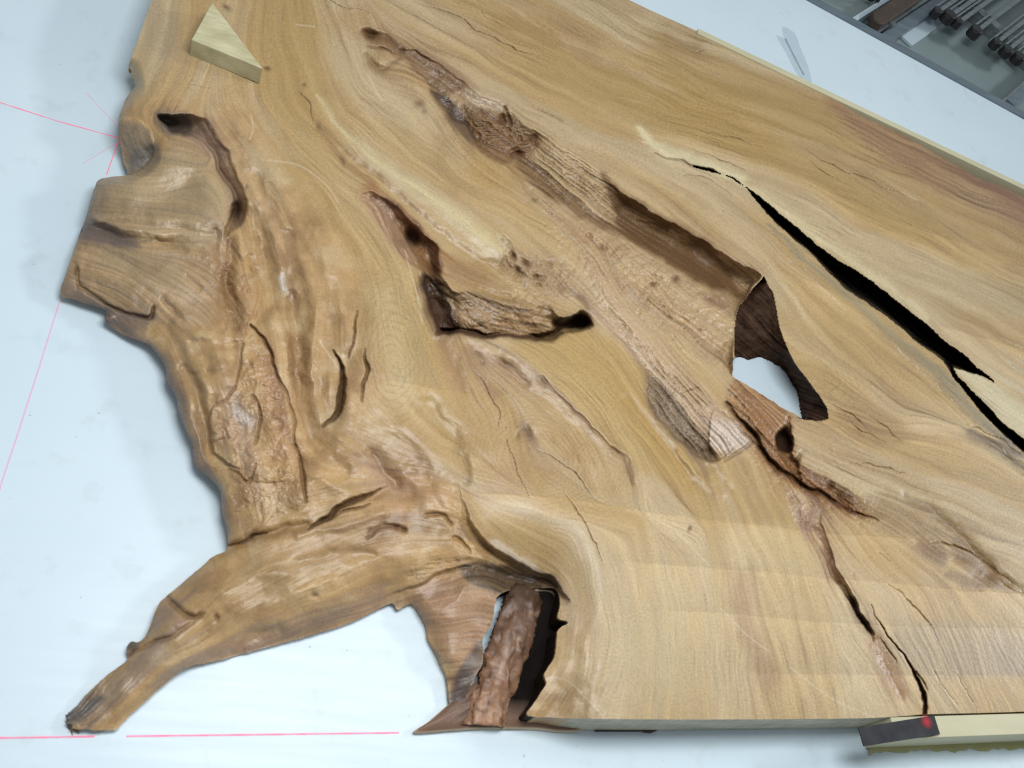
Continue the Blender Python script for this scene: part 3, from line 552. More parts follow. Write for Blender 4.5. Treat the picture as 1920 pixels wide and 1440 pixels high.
ang = 0.5*np.arctan2(sn, cs)+0.22*fbm(U, V, 70, 3, 61)+0.25*perlin(U/26, V/26, 66)*np.clip(rough*1.2+.15, 0, 1)
DX, DY = np.cos(ang), np.sin(ang)
def lic(src, n, step):
    acc = src.copy(); cnt = 1.0
    for sgn in (1, -1):
        px = np.tile(np.arange(NC, dtype=np.float32), (NR, 1)); py = np.repeat(np.arange(NR, dtype=np.float32)[:, None], NC, 1)
        lx, ly = DX*sgn, DY*sgn
        for i in range(n):
            px = px+lx*step; py = py+ly*step
            ix = np.clip(px+.5, 0, NC-1).astype(np.int32); iy = np.clip(py+.5, 0, NR-1).astype(np.int32)
            wt = 1-(i+1)/(n+1.0); acc = acc+src[iy, ix]*wt
            if i == 0: cnt_add = 0
            cnt_add += wt
            nx, ny = DX[iy, ix], DY[iy, ix]; s_ = np.where(nx*lx+ny*ly < 0, -1.0, 1.0)
            lx, ly = nx*s_, ny*s_
        cnt += cnt_add
    acc = acc/cnt; acc -= acc.mean(); return acc/acc.std()
DX = DX.astype(np.float32); DY = DY.astype(np.float32)
f32 = lambda a: a.astype(np.float32)
white = f32(rng.normal(size=U.shape))
g_fine = lic(white, 14, 1.3)
n6 = f32(perlin(U/5.5, V/5.5, 71)); g_med = lic(n6, 20, 2.4)
n20 = f32(fbm(U, V, 20, 2, 75)); g_big = lic(n20, 26, 4.0)
n60 = f32(fbm(U, V, 60, 2, 81)); g_huge = lic(n60, 24, 6.0)
n150 = f32(fbm(U, V, 120, 3, 85)); g_vast = lic(n150, 22, 9.0)
print('lic', round(time.time()-_T0, 1))

# relief from the grain: strong where the wood is fibrous or broken, a whisper where it is planed
def soft_poly(poly, fe):
    Pc = catmull(poly, 14, True); Pc = np.vstack([Pc, Pc[:1]])
    sl, d, _, _ = near([(p[0], p[1]) for p in Pc], fe+10, smooth=False)
    m = inside(Pc[:-1].tolist(), Uw[sl], Vw[sl]); out = np.zeros(U.shape, np.float32); out[sl] = sstep(-fe, fe, np.where(m, d, -d)); return out
natural = np.maximum(soft_poly([(225,100),(270,180),(430,185),(500,260),(600,400),(670,500),(690,620),(720,760),(820,860),(870,940),(950,1040),(1060,1085),(1060,1390),(60,1430),(60,300)], 40),
                     .45*soft_poly([(830,640),(930,640),(1060,720),(1180,850),(1180,915),(900,915),(850,800)], 30))
crumb = np.abs(fbm(Uw, Vw, 16, 4, 91, .6))
Hh += -0.07*np.clip(g_fine, -2, 2)*(0.6+.3*natural) + 0.06*g_med*(0.6+.8*natural) + 0.08*g_big*natural
dw = soft_poly([(1128,322),(1196,378),(1311,444),(1372,500),(1396,552),(1370,560),(1290,525),(1225,482),(1165,437),(1145,390)], 8)
tr = soft_poly([(985,345),(1040,380),(1120,425),(1200,465),(1300,530),(1372,560),(1376,640),(1360,690),(1300,640),(1230,575),(1120,480),(1060,430)], 12)
rough = rough*(1-.92*dw)*(1-.25*tr); Hh += tr*(6.0*np.abs(fbm(Uw, Vw, 30, 4, 191))-2.2+2.2*fbm(Uw, Vw, 13, 3, 193))
Hh += rough*(0.65*g_med+0.35*g_fine+1.3*g_big - 5.5*(crumb-.3))
lobe_m = soft_poly([(160,330),(300,240),(430,330),(440,440),(420,560),(330,620),(110,560)], 20)
lump = fbm(U, V, 64, 3, 95, .33); lump2 = fbm(U, V, 130, 2, 98, .4)+.22*g_huge; Hh += natural*(1-.75*lobe_m)*(3.2*lump+4.4*lump2)*sstep(6, 26, Hh)
# scaly, crumbling patch in the channel
flank = soft_poly([(400,420),(470,440),(560,560),(580,760),(570,960),(430,1010),(390,860),(420,700),(390,560)], 30)*sstep(-.05, .5, fbm(Uw, Vw, 60, 3, 195)); Hh += flank*(3.4*np.abs(fbm(Uw, Vw, 22, 4, 197, .55))-1.0)
sc_m = np.exp(-((((Uw-935)*.86+(Vw-248)*.5)/66)**2+((-(Uw-935)*.5+(Vw-248)*.86)/36)**2)**1.6)
vr = perlin((Uw*.9+Vw*.3)/17+.7*wx, (Vw-.25*Uw)/8+.5*wy, 97); Hh += sc_m*(8.5*(0.55-np.abs(vr))); dark = np.maximum(dark, .30*sc_m*sstep(.0, .35, .25-np.abs(vr)+.1))
# combed fibres on the far wall of the channel
fb = np.exp(-(((Uw-1130)*.84+(Vw-370)*.55)/150)**4)*np.exp(-((-(Uw-1130)*.55+(Vw-370)*.84)/42)**4)
Hh += fb*(.8*g_med+.5*g_fine)
fb2 = np.exp(-(((Uw-1290)*.62+(Vw-770)*.78)/95)**4)*np.exp(-((-(Uw-1290)*.78+(Vw-770)*.62)/46)**4)
Hh += fb2*(.8*g_med+.6*g_fine)

# planing passes: each pass stands a hair proud of the next
passes = [[(872,921),(1040,932),(1280,968),(1497,992),(1563,1000),(1747,1014),(1900,1060)],[(1150,1050),(1280,1060),(1430,1072),(1547,1082),(1660,1090),(1780,1103),(1863,1108),(2100,1120)],[(1230,1142),(1363,1150),(1513,1163),(1680,1172),(1847,1175),(2100,1178)],
 [(1400,1258),(1480,1263),(1913,1266),(2100,1267)],[(1465,505),(1560,545),(1640,578),(1700,585)],[(1640,768),(1700,775),(1760,787),(1900,820)],[(1735,605),(1800,620),(1920,655),(2050,690)],[(1500,330),(1640,400),(1760,440),(1900,490)],[(690,708),(760,716),(860,735)]]
band = np.zeros_like(U)
for p_ in passes:
    sl, d, s, v = near([(a[0], a[1]) for a in p_], 95, UU=Us, VV=Vs)
    q = d*(-s)      # below the line
    e0 = np.clip((U[sl]-p_[0][0])/60, 0, 1)*np.clip((p_[-1][0]-U[sl])/60, 0, 1)
    f = sstep(0, 2.5, q)*np.clip(1-q/90, 0, 1)*e0
    band[sl] += f; Hh[sl] += 0.35*f

# ------------------------------------------------------------------ colour of the wood, with some shade painted in
def mixc(C, col, f): return C+(np.array(col)-C)*np.clip(f, 0, 1)[..., None]
gb = np.clip(.5+.22*g_huge+.20*g_big, 0, 1)
C = np.empty(U.shape+(3,)); C[:] = (0.45, 0.298, 0.138)
C = mixc(C, (0.56, 0.425, 0.235), sstep(.5, .95, gb)*.30)
C = mixc(C, (0.32, 0.188, 0.078), sstep(.5, .08, gb)*.30)
lf = .34*g_vast; C = mixc(C, (0.39, 0.252, 0.095), sstep(-.1, .6, lf)*.62); C = mixc(C, (0.52, 0.405, 0.255), sstep(-.1, .55, -lf)*.6)
lf2 = .22*fbm(Uw, Vw, 55, 3, 104)+.45*g_huge; C = mixc(C, (0.35, 0.225, 0.105), sstep(.35, 1.0, lf2)*.45); C = mixc(C, (0.55, 0.44, 0.29), sstep(.35, 1.0, -lf2)*.3)
# warmer, redder heartwood in the natural root flare
C = mixc(C, (0.45, 0.270, 0.122), natural*.65)
pz = np.clip(1-(((U-1330)/420)**2+((V-1190)/210)**2), 0, 1)**.6; C = mixc(C, (0.56, 0.435, 0.265), .5*pz)
C = mixc(C, (0.30, 0.165, 0.078), .5*flank); nt_ = fbm(Uw, Vw, 75, 4, 108, .55); C = mixc(C, (0.28, 0.155, 0.068), natural*sstep(.05, .75, nt_)*.55); C = mixc(C, (0.55, 0.395, 0.225), natural*sstep(.15, .8, -nt_)*.6)
tint = [ # (points u v halfwidth), colour, strength
 ([(1700,250,14),(1800,310,16),(1900,370,20),(2050,450,24)],(0.24,0.125,0.075),.75), ([(1560,200,12),(1640,250,18),(1720,300,26)],(0.36,0.21,0.10),.5),
 ([(1250,80,20),(1300,95,22)],(0.28,0.17,0.085),.6), ([(1240,110,40),(1300,160,44),(1360,200,40)],(0.40,0.26,0.10),.6), ([(1280,190,30),(1360,230,34),(1440,270,30)],(0.40,0.25,0.085),.5),
 ([(1200,240,6),(1225,270,9),(1270,295,12),(1330,310,10),(1390,335,7)],(0.66,0.55,0.34),.85), ([(1390,345,5),(1440,375,8),(1540,450,9),(1640,520,8),(1740,595,7)],(0.62,0.50,0.30),.7),
 ([(1800,690,10),(1860,740,26),(1930,800,36),(2050,870,40)],(0.62,0.52,0.33),.75), ([(1440,424,5),(1540,508,6),(1640,596,7),(1740,680,8),(1840,785,9),(1900,838,9)],(0.30,0.235,0.14),.75),
 ([(1820,810,7),(1870,830,9),(1930,860,10)],(0.12,0.08,0.06),.6),
 ([(930,45,20),(980,55,28),(1030,70,24)],(0.36,0.22,0.085),.55), ([(1060,50,16),(1110,75,20)],(0.34,0.21,0.10),.5), ([(1480,600,30),(1540,640,40),(1620,700,34)],(0.42,0.28,0.125),.5),
 ([(590,180,4),(650,250,6),(720,312,8),(800,365,10),(870,415,13),(935,475,13)],(0.585,0.475,0.27),.6), ([(600,240,7),(640,295,10),(700,345,10)],(0.26,0.14,0.07),.45),
 ([(850,490,20),(900,520,22)],(0.30,0.17,0.07),.5), ([(700,360,14),(740,400,16),(790,460,18),(815,510,14)],(0.30,0.13,0.05),.7), ([(712,380,10),(735,412,9)],(0.52,0.36,0.26),.6),
 ([(800,540,12),(815,590,16),(840,615,14)],(0.11,0.055,0.03),.8), ([(860,590,24),(940,600,26),(1030,600,20)],(0.33,0.19,0.085),.5),
 ([(950,490,18),(1010,510,34),(1060,545,26)],(0.33,0.21,0.12),.6), ([(1090,560,10),(1110,590,12)],(0.20,0.12,0.07),.6),
 ([(690,60,18),(720,80,20),(750,105,16)],(0.25,0.13,0.06),.6), ([(770,100,16),(820,135,20),(870,165,16)],(0.30,0.175,0.09),.6), ([(835,195,9),(860,235,14),(890,265,16)],(0.13,0.07,0.035),.8), ([(870,225,18),(910,250,26),(980,270,24)],(0.24,0.13,0.055),.9), ([(880,190,20),(920,200,18)],(0.56,0.42,0.28),.6),
 ([(975,295,10),(1030,340,12),(1100,395,10),(1180,445,9)],(0.20,0.11,0.05),.6), ([(1030,280,12),(1090,330,18),(1170,390,20),(1250,450,18)],(0.47,0.33,0.18),.6), ([(1150,360,10),(1200,400,18),(1270,445,24),(1340,490,26),(1400,535,20)],(0.24,0.125,0.055),.62), ([(790,112,12),(830,140,16),(860,165,14)],(0.29,0.18,0.105),.7), ([(820,178,8),(850,220,12),(880,255,12)],(0.10,0.06,0.035),.85), ([(1335,480,8),(1370,505,9),(1400,535,7)],(0.46,0.30,0.15),.6),  # channel wall tints here include painted shadow
 ([(1000,345,12),(1060,400,16),(1130,440,18),(1230,500,30),(1310,560,34),(1350,620,24)],(0.56,0.42,0.255),.65), ([(1100,440,14),(1160,470,16)],(0.40,0.23,0.10),.5),
 ([(1100,490,16),(1170,590,20),(1250,690,22),(1330,760,22),(1390,820,18)],(0.48,0.32,0.19),.6), ([(1225,720,14),(1250,790,22),(1310,845,18)],(0.20,0.135,0.085),.8), ([(1330,790,14),(1370,820,18),(1390,820,14)],(0.50,0.36,0.28),.6),
 ([(1400,740,18),(1430,790,22),(1480,880,26),(1560,930,26),(1610,960,16)],(0.30,0.145,0.06),.75), ([(1510,905,14),(1570,935,18)],(0.11,0.055,0.035),.7), ([(1500,960,12),(1520,990,12),(1495,930,10)],(0.46,0.32,0.23),.6),
 ([(1518,965,12),(1535,1005,13),(1556,1050,12),(1577,1092,10)],(0.25,0.135,0.078),.85), ([(1592,1118,8),(1625,1185,10)],(0.13,0.065,0.036),.65), ([(1632,1195,10),(1665,1255,16),(1690,1300,10)],(0.28,0.145,0.07),.7),
 ([(1590,780,30),(1640,800,40),(1690,815,20)],(0.34,0.215,0.095),.6), ([(1735,1025,18),(1760,1045,16)],(0.21,0.12,0.055),.8), ([(1800,1025,14),(1835,1065,20),(1865,1090,10)],(0.23,0.135,0.06),.75), ([(1640,945,22),(1700,975,24),(1750,1000,14)],(0.31,0.195,0.085),.6), ([(1690,960,20),(1760,980,20),(1830,1030,24),(1890,1095,12)],(0.28,0.17,0.075),.55), ([(1780,1080,8),(1830,1095,8),(1870,1102,5)],(0.22,0.12,0.055),.6),
 ([(1700,1200,40),(1800,1230,50),(1900,1240,40)],(0.36,0.26,0.155),.5), ([(1640,1040,30),(1700,1070,26)],(0.44,0.28,0.115),.5),
 ([(1390,1080,20),(1395,1150,14),(1410,1210,18),(1440,1270,24)],(0.36,0.225,0.115),.45), ([(1260,1100,40),(1250,1250,50)],(0.55,0.43,0.26),.35),
 ([(1190,740,26),(1220,800,26),(1250,850,20),(1290,890,14)],(0.37,0.215,0.075),.6), ([(1020,650,26),(1080,690,26),(1130,740,24)],(0.52,0.37,0.165),.5), ([(900,660,18),(960,690,16),(1040,735,8),(1110,800,6),(1150,850,6)],(0.30,0.19,0.145),.42),
 ([(835,640,14),(850,690,16),(865,730,10)],(0.33,0.19,0.095),.55), ([(930,880,24),(970,900,20)],(0.40,0.245,0.115),.5), ([(1000,820,36)],(0.50,0.36,0.19),.3) if False else ([(980,800,10),(1000,822,12)],(0.30,0.18,0.11),.5),
 ([(740,960,30),(760,900,26),(810,930,20)],(0.42,0.24,0.125),.55), ([(700,870,20),(740,920,16)],(0.52,0.37,0.27),.5),
 ([(430,740,24),(440,800,28),(470,860,26)],(0.46,0.30,0.19),.6), ([(440,770,12),(470,790,14)],(0.52,0.43,0.36),.6), ([(500,690,20),(520,760,18),(530,850,20)],(0.42,0.235,0.12),.6),
 ([(400,430,14),(410,520,18),(410,600,14)],(0.31,0.18,0.085),.6), ([(450,540,14),(470,590,12)],(0.36,0.20,0.09),.5), ([(527,520,4),(530,545,4)],(0.70,0.66,0.60),.55),
 ([(160,428,12),(195,440,18),(240,455,16)],(0.15,0.11,0.10),.72), ([(130,530,10),(170,560,12),(240,590,14),(280,590,10)],(0.17,0.12,0.10),.6), ([(200,480,30),(280,500,40),(340,470,30)],(0.36,0.26,0.15),.5), ([(255,296,12),(272,298,10)],(0.13,0.13,0.13),.65), ([(308,224,14),(325,232,12)],(0.10,0.08,0.07),.7), ([(355,238,14),(385,258,16),(410,290,12)],(0.33,0.225,0.185),.7), ([(410,320,8),(428,355,9),(436,385,9)],(0.24,0.15,0.09),.6),  # starts with the shadow below the upper lobe, painted in
 ([(250,250,14),(240,300,12)],(0.32,0.23,0.14),.6), ([(230,360,20),(320,350,30),(390,350,20)],(0.46,0.34,0.20),.4), ([(360,300,14),(400,340,16),(420,390,12)],(0.43,0.29,0.125),.5), ([(390,230,12),(410,280,14),(430,340,12),(445,420,10)],(0.31,0.19,0.13),.6),
 ([(205,605,10),(250,632,10),(300,668,10),(318,715,12),(338,780,13),(362,860,14),(408,935,13),(420,1000,8)],(0.20,0.145,0.125),.7), ([(430,960,16),(470,1000,16)],(0.31,0.18,0.095),.5),  # left-edge side faces: their shading painted as a darker band
 ([(300,1285,20),(350,1255,22),(450,1215,22),(600,1165,20),(720,1118,16)],(0.31,0.205,0.145),.55), ([(150,1345,20),(210,1300,24),(280,1230,22),(320,1180,14)],(0.30,0.22,0.165),.55), ([(126,1350,11),(150,1340,12),(185,1312,8)],(0.12,0.112,0.105),.7), ([(240,1205,8),(250,1215,8)],(0.12,0.09,0.08),.7),  # leg's lower flank: shadow side painted darker; the tip is grey wood
 ([(310,1130,16),(340,1170,20)],(0.33,0.22,0.15),.5), ([(560,1040,26),(680,1020,26),(780,1020,20)],(0.46,0.28,0.13),.5), ([(700,1000,12),(740,985,12)],(0.25,0.13,0.075),.6),
 ([(800,1110,20),(850,1130,30),(870,1170,30)],(0.36,0.195,0.10),.6), ([(880,1070,10),(920,1078,15),(970,1084,16),(1025,1095,12)],(0.115,0.072,0.042),.85), ([(870,1260,16),(862,1310,18),(860,1355,18)],(0.13,0.075,0.055),.8), ([(905,1160,10),(890,1220,10)],(0.20,0.10,0.06),.7), ([(870,1000,8),(920,1030,10)],(0.36,0.22,0.12),.5), ([(930,1018,6),(1000,1060,6)],(0.60,0.48,0.36),.6),  # pocket and lower root tints paint the shade under the arch
 ([(1060,1120,24),(1080,1160,18)],(0.52,0.38,0.26),.5), ([(300,30,24),(320,100,24)],(0.42,0.315,0.20),.5), ([(620,170,20),(660,210,20)],(0.40,0.25,0.11),.4), ([(640,40,26),(680,30,24)],(0.38,0.235,0.10),.45),
 ([(830,270,18),(830,310,14),(860,350,14)],(0.36,0.235,0.11),.45), ([(900,320,24),(920,340,18)],(0.44,0.27,0.10),.45), ([(580,330,40),(620,380,30)],(0.44,0.29,0.125),.4), ([(480,300,20),(530,340,14)],(0.56,0.44,0.27),.4),
 ([(780,560,4),(790,600,4)],(0.6,0.48,0.3),.4), ([(720,560,26),(740,640,26),(760,720,24)],(0.52,0.385,0.20),.5)]
for pts, col, st in tint:
    R = max(p[2] for p in pts)*2.6
    sl, d, s, v = near(pts, R, step=14)
    q = d/np.maximum(v[..., 0], 1)*(1+.28*g_big[sl]+.12*g_med[sl])
    C[sl] = mixc(C[sl], col, min(.95, st*1.3)*np.exp(-.8*q*q))
def ptint(poly, col, st, feather=5.0, streak=.0):
    Pc = catmull(poly, 9, True); Pc = np.vstack([Pc, Pc[:1]])
    sl, d, _, _ = near([(p[0], p[1]) for p in Pc], feather*1.5+4, smooth=False)
    m = inside(Pc[:-1].tolist(), Uw[sl], Vw[sl])
    w_ = sstep(-feather, feather, np.where(m, d, -d)+feather*.5*np.clip(g_big[sl], -1.5, 1.5)*.5)
    C[sl] = mixc(C[sl], col, st*w_)
    if streak: C[sl] *= (1+streak*w_*np.clip(g_med[sl], -1.6, 1.2))[..., None]
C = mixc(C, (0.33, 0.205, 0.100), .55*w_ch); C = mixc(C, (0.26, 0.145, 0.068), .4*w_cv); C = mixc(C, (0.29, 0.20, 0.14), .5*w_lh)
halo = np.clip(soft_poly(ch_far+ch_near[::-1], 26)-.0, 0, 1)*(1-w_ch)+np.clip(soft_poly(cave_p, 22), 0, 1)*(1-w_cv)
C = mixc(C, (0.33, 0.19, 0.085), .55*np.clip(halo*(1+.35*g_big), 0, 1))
# channel
ptint([(1000,238),(1060,280),(1120,313),(1142,340),(1152,388),(1185,432),(1130,412),(1060,362),(1006,312)],(0.44,0.305,0.165),.8,5,.16)
ptint([(958,284),(1010,310),(1060,358),(1130,410),(1240,470),(1190,456),(1100,418),(1040,374),(985,330)],(0.15,0.085,0.042),.8,6,.25)
ptint([(1128,322),(1142,338),(1196,378),(1249,409),(1311,444),(1345,468),(1368,500),(1396,550),(1370,556),(1292,522),(1230,480),(1170,436),(1148,390)],(0.135,0.070,0.032),.88,7,.05)  # far rim's cast shadow on the wall, painted into the colour
ptint([(1345,468),(1373,482),(1427,516),(1405,545),(1388,545),(1366,505)],(0.30,0.19,0.10),.7,5,.22)
ptint([(855,203),(880,196),(925,210),(960,216),(1002,246),(1012,276),(985,292),(945,306),(905,288),(882,258)],(0.20,0.108,0.050),.85,6,.12)
ptint([(735,92),(773,88),(800,102),(853,140),(872,160),(850,176),(815,168),(790,142),(767,118)],(0.235,0.140,0.078),.85,5,.2)  # shade on the upper gully wall, painted as darker brown
ptint([(868,166),(900,168),(945,195),(925,206),(880,198)],(0.47,0.345,0.23),.7,6,.15)
ptint([(806,165),(830,196),(848,222),(872,240),(886,262),(896,270),(884,238),(858,206),(836,176)],(0.075,0.042,0.025),.9,4)
ptint([(985,345),(1040,380),(1120,425),(1200,465),(1300,530),(1372,560),(1376,640),(1360,690),(1300,640),(1230,575),(1120,480),(1060,430)],(0.50,0.345,0.195),.7,8,.06)
ptint([(1300,545),(1340,555),(1365,580),(1330,570)],(0.36,0.20,0.12),.6,5)
# cave
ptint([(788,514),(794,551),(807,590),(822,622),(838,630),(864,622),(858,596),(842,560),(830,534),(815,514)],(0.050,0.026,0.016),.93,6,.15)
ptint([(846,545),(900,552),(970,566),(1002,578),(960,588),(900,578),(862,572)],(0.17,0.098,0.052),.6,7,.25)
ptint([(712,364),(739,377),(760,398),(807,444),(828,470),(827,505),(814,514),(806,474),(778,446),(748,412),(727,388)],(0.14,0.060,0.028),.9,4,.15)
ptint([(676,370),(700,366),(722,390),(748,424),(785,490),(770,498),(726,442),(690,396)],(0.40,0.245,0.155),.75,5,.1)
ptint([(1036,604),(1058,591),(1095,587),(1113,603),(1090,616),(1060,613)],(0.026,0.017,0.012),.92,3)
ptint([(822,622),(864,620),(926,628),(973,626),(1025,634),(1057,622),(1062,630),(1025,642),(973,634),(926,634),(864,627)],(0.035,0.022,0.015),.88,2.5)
ptint([(870,590),(930,598),(1000,592),(1040,600),(1010,622),(930,620),(880,615)],(0.42,0.27,0.15),.6,7,.25)
ptint([(840,500),(880,495),(930,520),(960,545),(900,540),(850,525)],(0.29,0.165,0.075),.6,9)
# fibrous strip
ptint([(1206,702),(1213,752),(1238,794),(1288,844),(1338,867),(1318,815),(1270,752),(1235,715)],(0.205,0.138,0.082),.82,6,.16)
ptint([(1096,560),(1140,596),(1230,690),(1330,786),(1402,830),(1385,842),(1345,852),(1318,812),(1270,750),(1215,694),(1130,610)],(0.46,0.325,0.225),.7,6,.16)
ptint([(1335,790),(1375,790),(1412,826),(1392,842),(1352,848),(1330,820)],(0.53,0.43,0.36),.6,7,.2)
ptint([(1000,640),(1110,622),(1205,702),(1210,760),(1238,802),(1290,852),(1335,935),(1250,905),(1170,862),(1100,782),(1040,722),(960,652)],(0.43,0.275,0.098),.6,12,.04)
# crevice
ptint([(1376,712),(1420,735),(1480,775),(1488,795),(1500,870),(1560,905),(1640,972),(1600,968),(1530,935),(1470,900),(1425,855),(1385,795),(1360,750)],(0.28,0.135,0.056),.75,7,.22)
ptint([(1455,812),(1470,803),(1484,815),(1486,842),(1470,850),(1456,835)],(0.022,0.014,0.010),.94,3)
# left lobes: weathered grey-brown, plus painted shade in the valley
ptint([(185,338),(240,328),(288,300),(330,262),(385,285),(425,350),(430,410),(400,470),(330,450),(240,440),(165,420)],(0.325,0.238,0.145),.6,14,.03)
ptint([(160,440),(240,462),(330,470),(400,500),(390,600),(330,620),(280,600),(200,580),(118,552),(135,500)],(0.31,0.215,0.13),.5,14,.07)
ptint([(152,418),(195,420),(245,440),(262,462),(210,462),(145,448)],(0.125,0.095,0.09),.72,9)  # shadow under the upper lobe's overhang, painted into the colour
ptint([(116,535),(150,545),(200,572),(270,592),(285,600),(240,628),(196,595),(150,568),(114,556)],(0.155,0.115,0.10),.65,8)
ptint([(293,214),(340,212),(360,222),(350,256),(313,243)],(0.11,0.085,0.07),.8,6)
ptint([(222,228),(250,224),(285,255),(288,295),(270,312),(238,328),(228,300)],(0.25,0.195,0.14),.7,4,.08)
ptint([(250,280),(288,272),(287,298),(270,312),(240,325)],(0.11,0.11,0.11),.6,7)
ptint([(160,400),(178,350),(186,338),(215,334),(205,365),(185,410)],(0.22,0.175,0.135),.6,9)
ptint([(1100,470),(1200,545),(1300,610),(1350,660),(1330,680),(1230,600),(1120,510)],(0.36,0.215,0.115),.45,9,.1)
ptint([(1030,392),(1070,415),(1130,455),(1180,470),(1150,480),(1080,450),(1040,415)],(0.33,0.19,0.095),.5,8,.1)
# under the arch: pocket and lower root darkened, shade painted in
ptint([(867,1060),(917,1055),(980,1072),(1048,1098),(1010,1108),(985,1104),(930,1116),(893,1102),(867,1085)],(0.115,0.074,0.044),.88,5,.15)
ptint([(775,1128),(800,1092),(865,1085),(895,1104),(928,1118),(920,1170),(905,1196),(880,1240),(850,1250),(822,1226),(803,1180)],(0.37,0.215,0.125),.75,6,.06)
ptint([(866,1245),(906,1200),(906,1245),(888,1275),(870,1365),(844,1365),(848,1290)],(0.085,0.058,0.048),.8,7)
# far edge and lower right stains
ptint([(1560,186),(1680,248),(1840,338),(2000,420),(2000,470),(1860,400),(1740,345),(1640,280),(1570,215)],(0.29,0.165,0.095),.6,12,.08)
ptint([(1722,1015),(1770,1020),(1778,1052),(1742,1050)],(0.19,0.108,0.048),.8,7,.1)
ptint([(1790,1012),(1840,1050),(1880,1100),(1840,1096),(1800,1060)],(0.21,0.122,0.054),.75,8,.12)
ptint([(1628,930),(1700,935),(1780,985),(1800,1012),(1700,1005),(1640,980)],(0.31,0.20,0.092),.6,12,.08)
ptint([(1570,770),(1640,775),(1700,805),(1690,830),(1600,815)],(0.33,0.205,0.09),.6,12,.06)
ptint([(1690,1178),(1900,1180),(1920,1262),(1720,1262)],(0.35,0.265,0.175),.5,8,.14)
ptint([(1370,1000),(1490,990),(1530,1080),(1400,1068)],(0.55,0.42,0.23),.45,16)
ptint([(1386,1070),(1400,1130),(1420,1200),(1470,1270),(1430,1280),(1396,1215),(1378,1140)],(0.37,0.24,0.14),.5,9,.05)
for pts, wd, col, st in (([(500,380),(540,470),(560,560)],12,(0.27,0.15,0.07),.5),([(430,460),(425,540),(440,610)],12,(0.25,0.135,0.06),.6),([(560,640),(565,740),(590,820)],14,(0.31,0.175,0.08),.5),([(700,860),(735,900),(775,930)],16,(0.30,0.16,0.085),.5),
        ([(640,600),(660,680),(640,790)],8,(0.28,0.16,0.075),.5),([(500,640),(520,720),(530,800)],10,(0.30,0.155,0.075),.5),([(330,640),(360,720),(380,820)],9,(0.33,0.22,0.13),.5),([(620,960),(700,930),(800,950)],12,(0.32,0.19,0.09),.5),
        ([(480,1010),(600,990),(700,985)],9,(0.30,0.18,0.09),.5),([(880,660),(900,700),(930,740)],10,(0.28,0.16,0.09),.5),([(1340,880),(1300,900),(1330,930)],10,(0.32,0.2,0.09),.5),([(690,120),(740,150),(790,190)],9,(0.29,0.17,0.08),.5)):
    sl, d, s_, v_ = near(pts, wd*2.6, step=14); q_ = d/wd*(1+.3*g_big[sl]); C[sl] = mixc(C[sl], col, st*np.exp(-.8*q_*q_))
# growth-ring figure
rings = [(735,690,60,110,-6,8,1.0),(1130,900,70,90,10,6.5,1.0),(1090,640,60,40,20,6,.5),(1500,1280,120,70,0,8,.6),(1160,1290,90,60,10,9,.6),(1010,860,150,120,20,7.5,.9),(745,640,70,130,-8,9,.8),(1520,690,110,60,40,8,.7),(720,100,70,48,20,6,.6),(880,310,80,46,35,7,.6),(560,340,90,110,-30,10,.4),(1880,1010,90,50,20,7,.6),(1620,860,120,60,20,8,.5),(610,620,60,90,-15,8,.3)]
for (cu, cv, ru, rv, a, per, st) in rings:
    a = math.radians(a); x = Uw-cu; y = Vw-cv; X = (x*math.cos(a)+y*math.sin(a)); Y = (-x*math.sin(a)+y*math.cos(a))
    r = np.hypot(X/ru, Y/rv); f = np.exp(-r**4*.8)*sstep(.1, .45, r)
    s_ = np.sin(r*min(ru, rv)*2*np.pi/per+2.2*fbm(U, V, 60, 2, 111)); C *= (1-.16*st*f*np.clip(s_, -.2, 1)**2)[..., None]
# grain lines and pores
planed = 1-natural
gm = .25+.9*sstep(-.35, .5, fbm(U, V, 170, 3, 119))
tone = 1+gm*(.046*g_fine+.024*g_med)*(1-.45*natural)+.03*g_big+natural*.055*g_huge
pores = np.clip(-g_fine-1.3, 0, 1.2)*(.3+.7*sstep(-.1, .3, fbm(U, V, 90, 2, 121)))
tone *= 1-.22*pores
# torn, sawn-rough patches of end grain: small light and dark flecks
spk = sstep(.0, .45, fbm(U, V, 110, 3, 131))*planed
tone *= 1+.13*spk*perlin(U/3.4, V/3.4, 133)+.025*white
tone *= 1+.17*band-.055
gl = sstep(.9, 1.7, -g_med)*np.clip(gm, .2, 1); tone *= 1-.07*gl
C *= np.clip(tone, .35, 1.5)[..., None]
lm = C.mean(-1, keepdims=True); C = np.clip(lm+(C-lm)*1.03, .006, .8)*np.array((.985, 1.0, 1.0))
# chalky residue left from washing in the broken wood
ch = sstep(.38, .75, fbm(Uw, Vw, 26, 4, 141)+.25*np.clip(rough+.35*natural, 0, 1)-.12)*np.clip(rough+.07*natural, 0, 1)
C = mixc(C, (0.58, 0.50, 0.43), .30*ch)
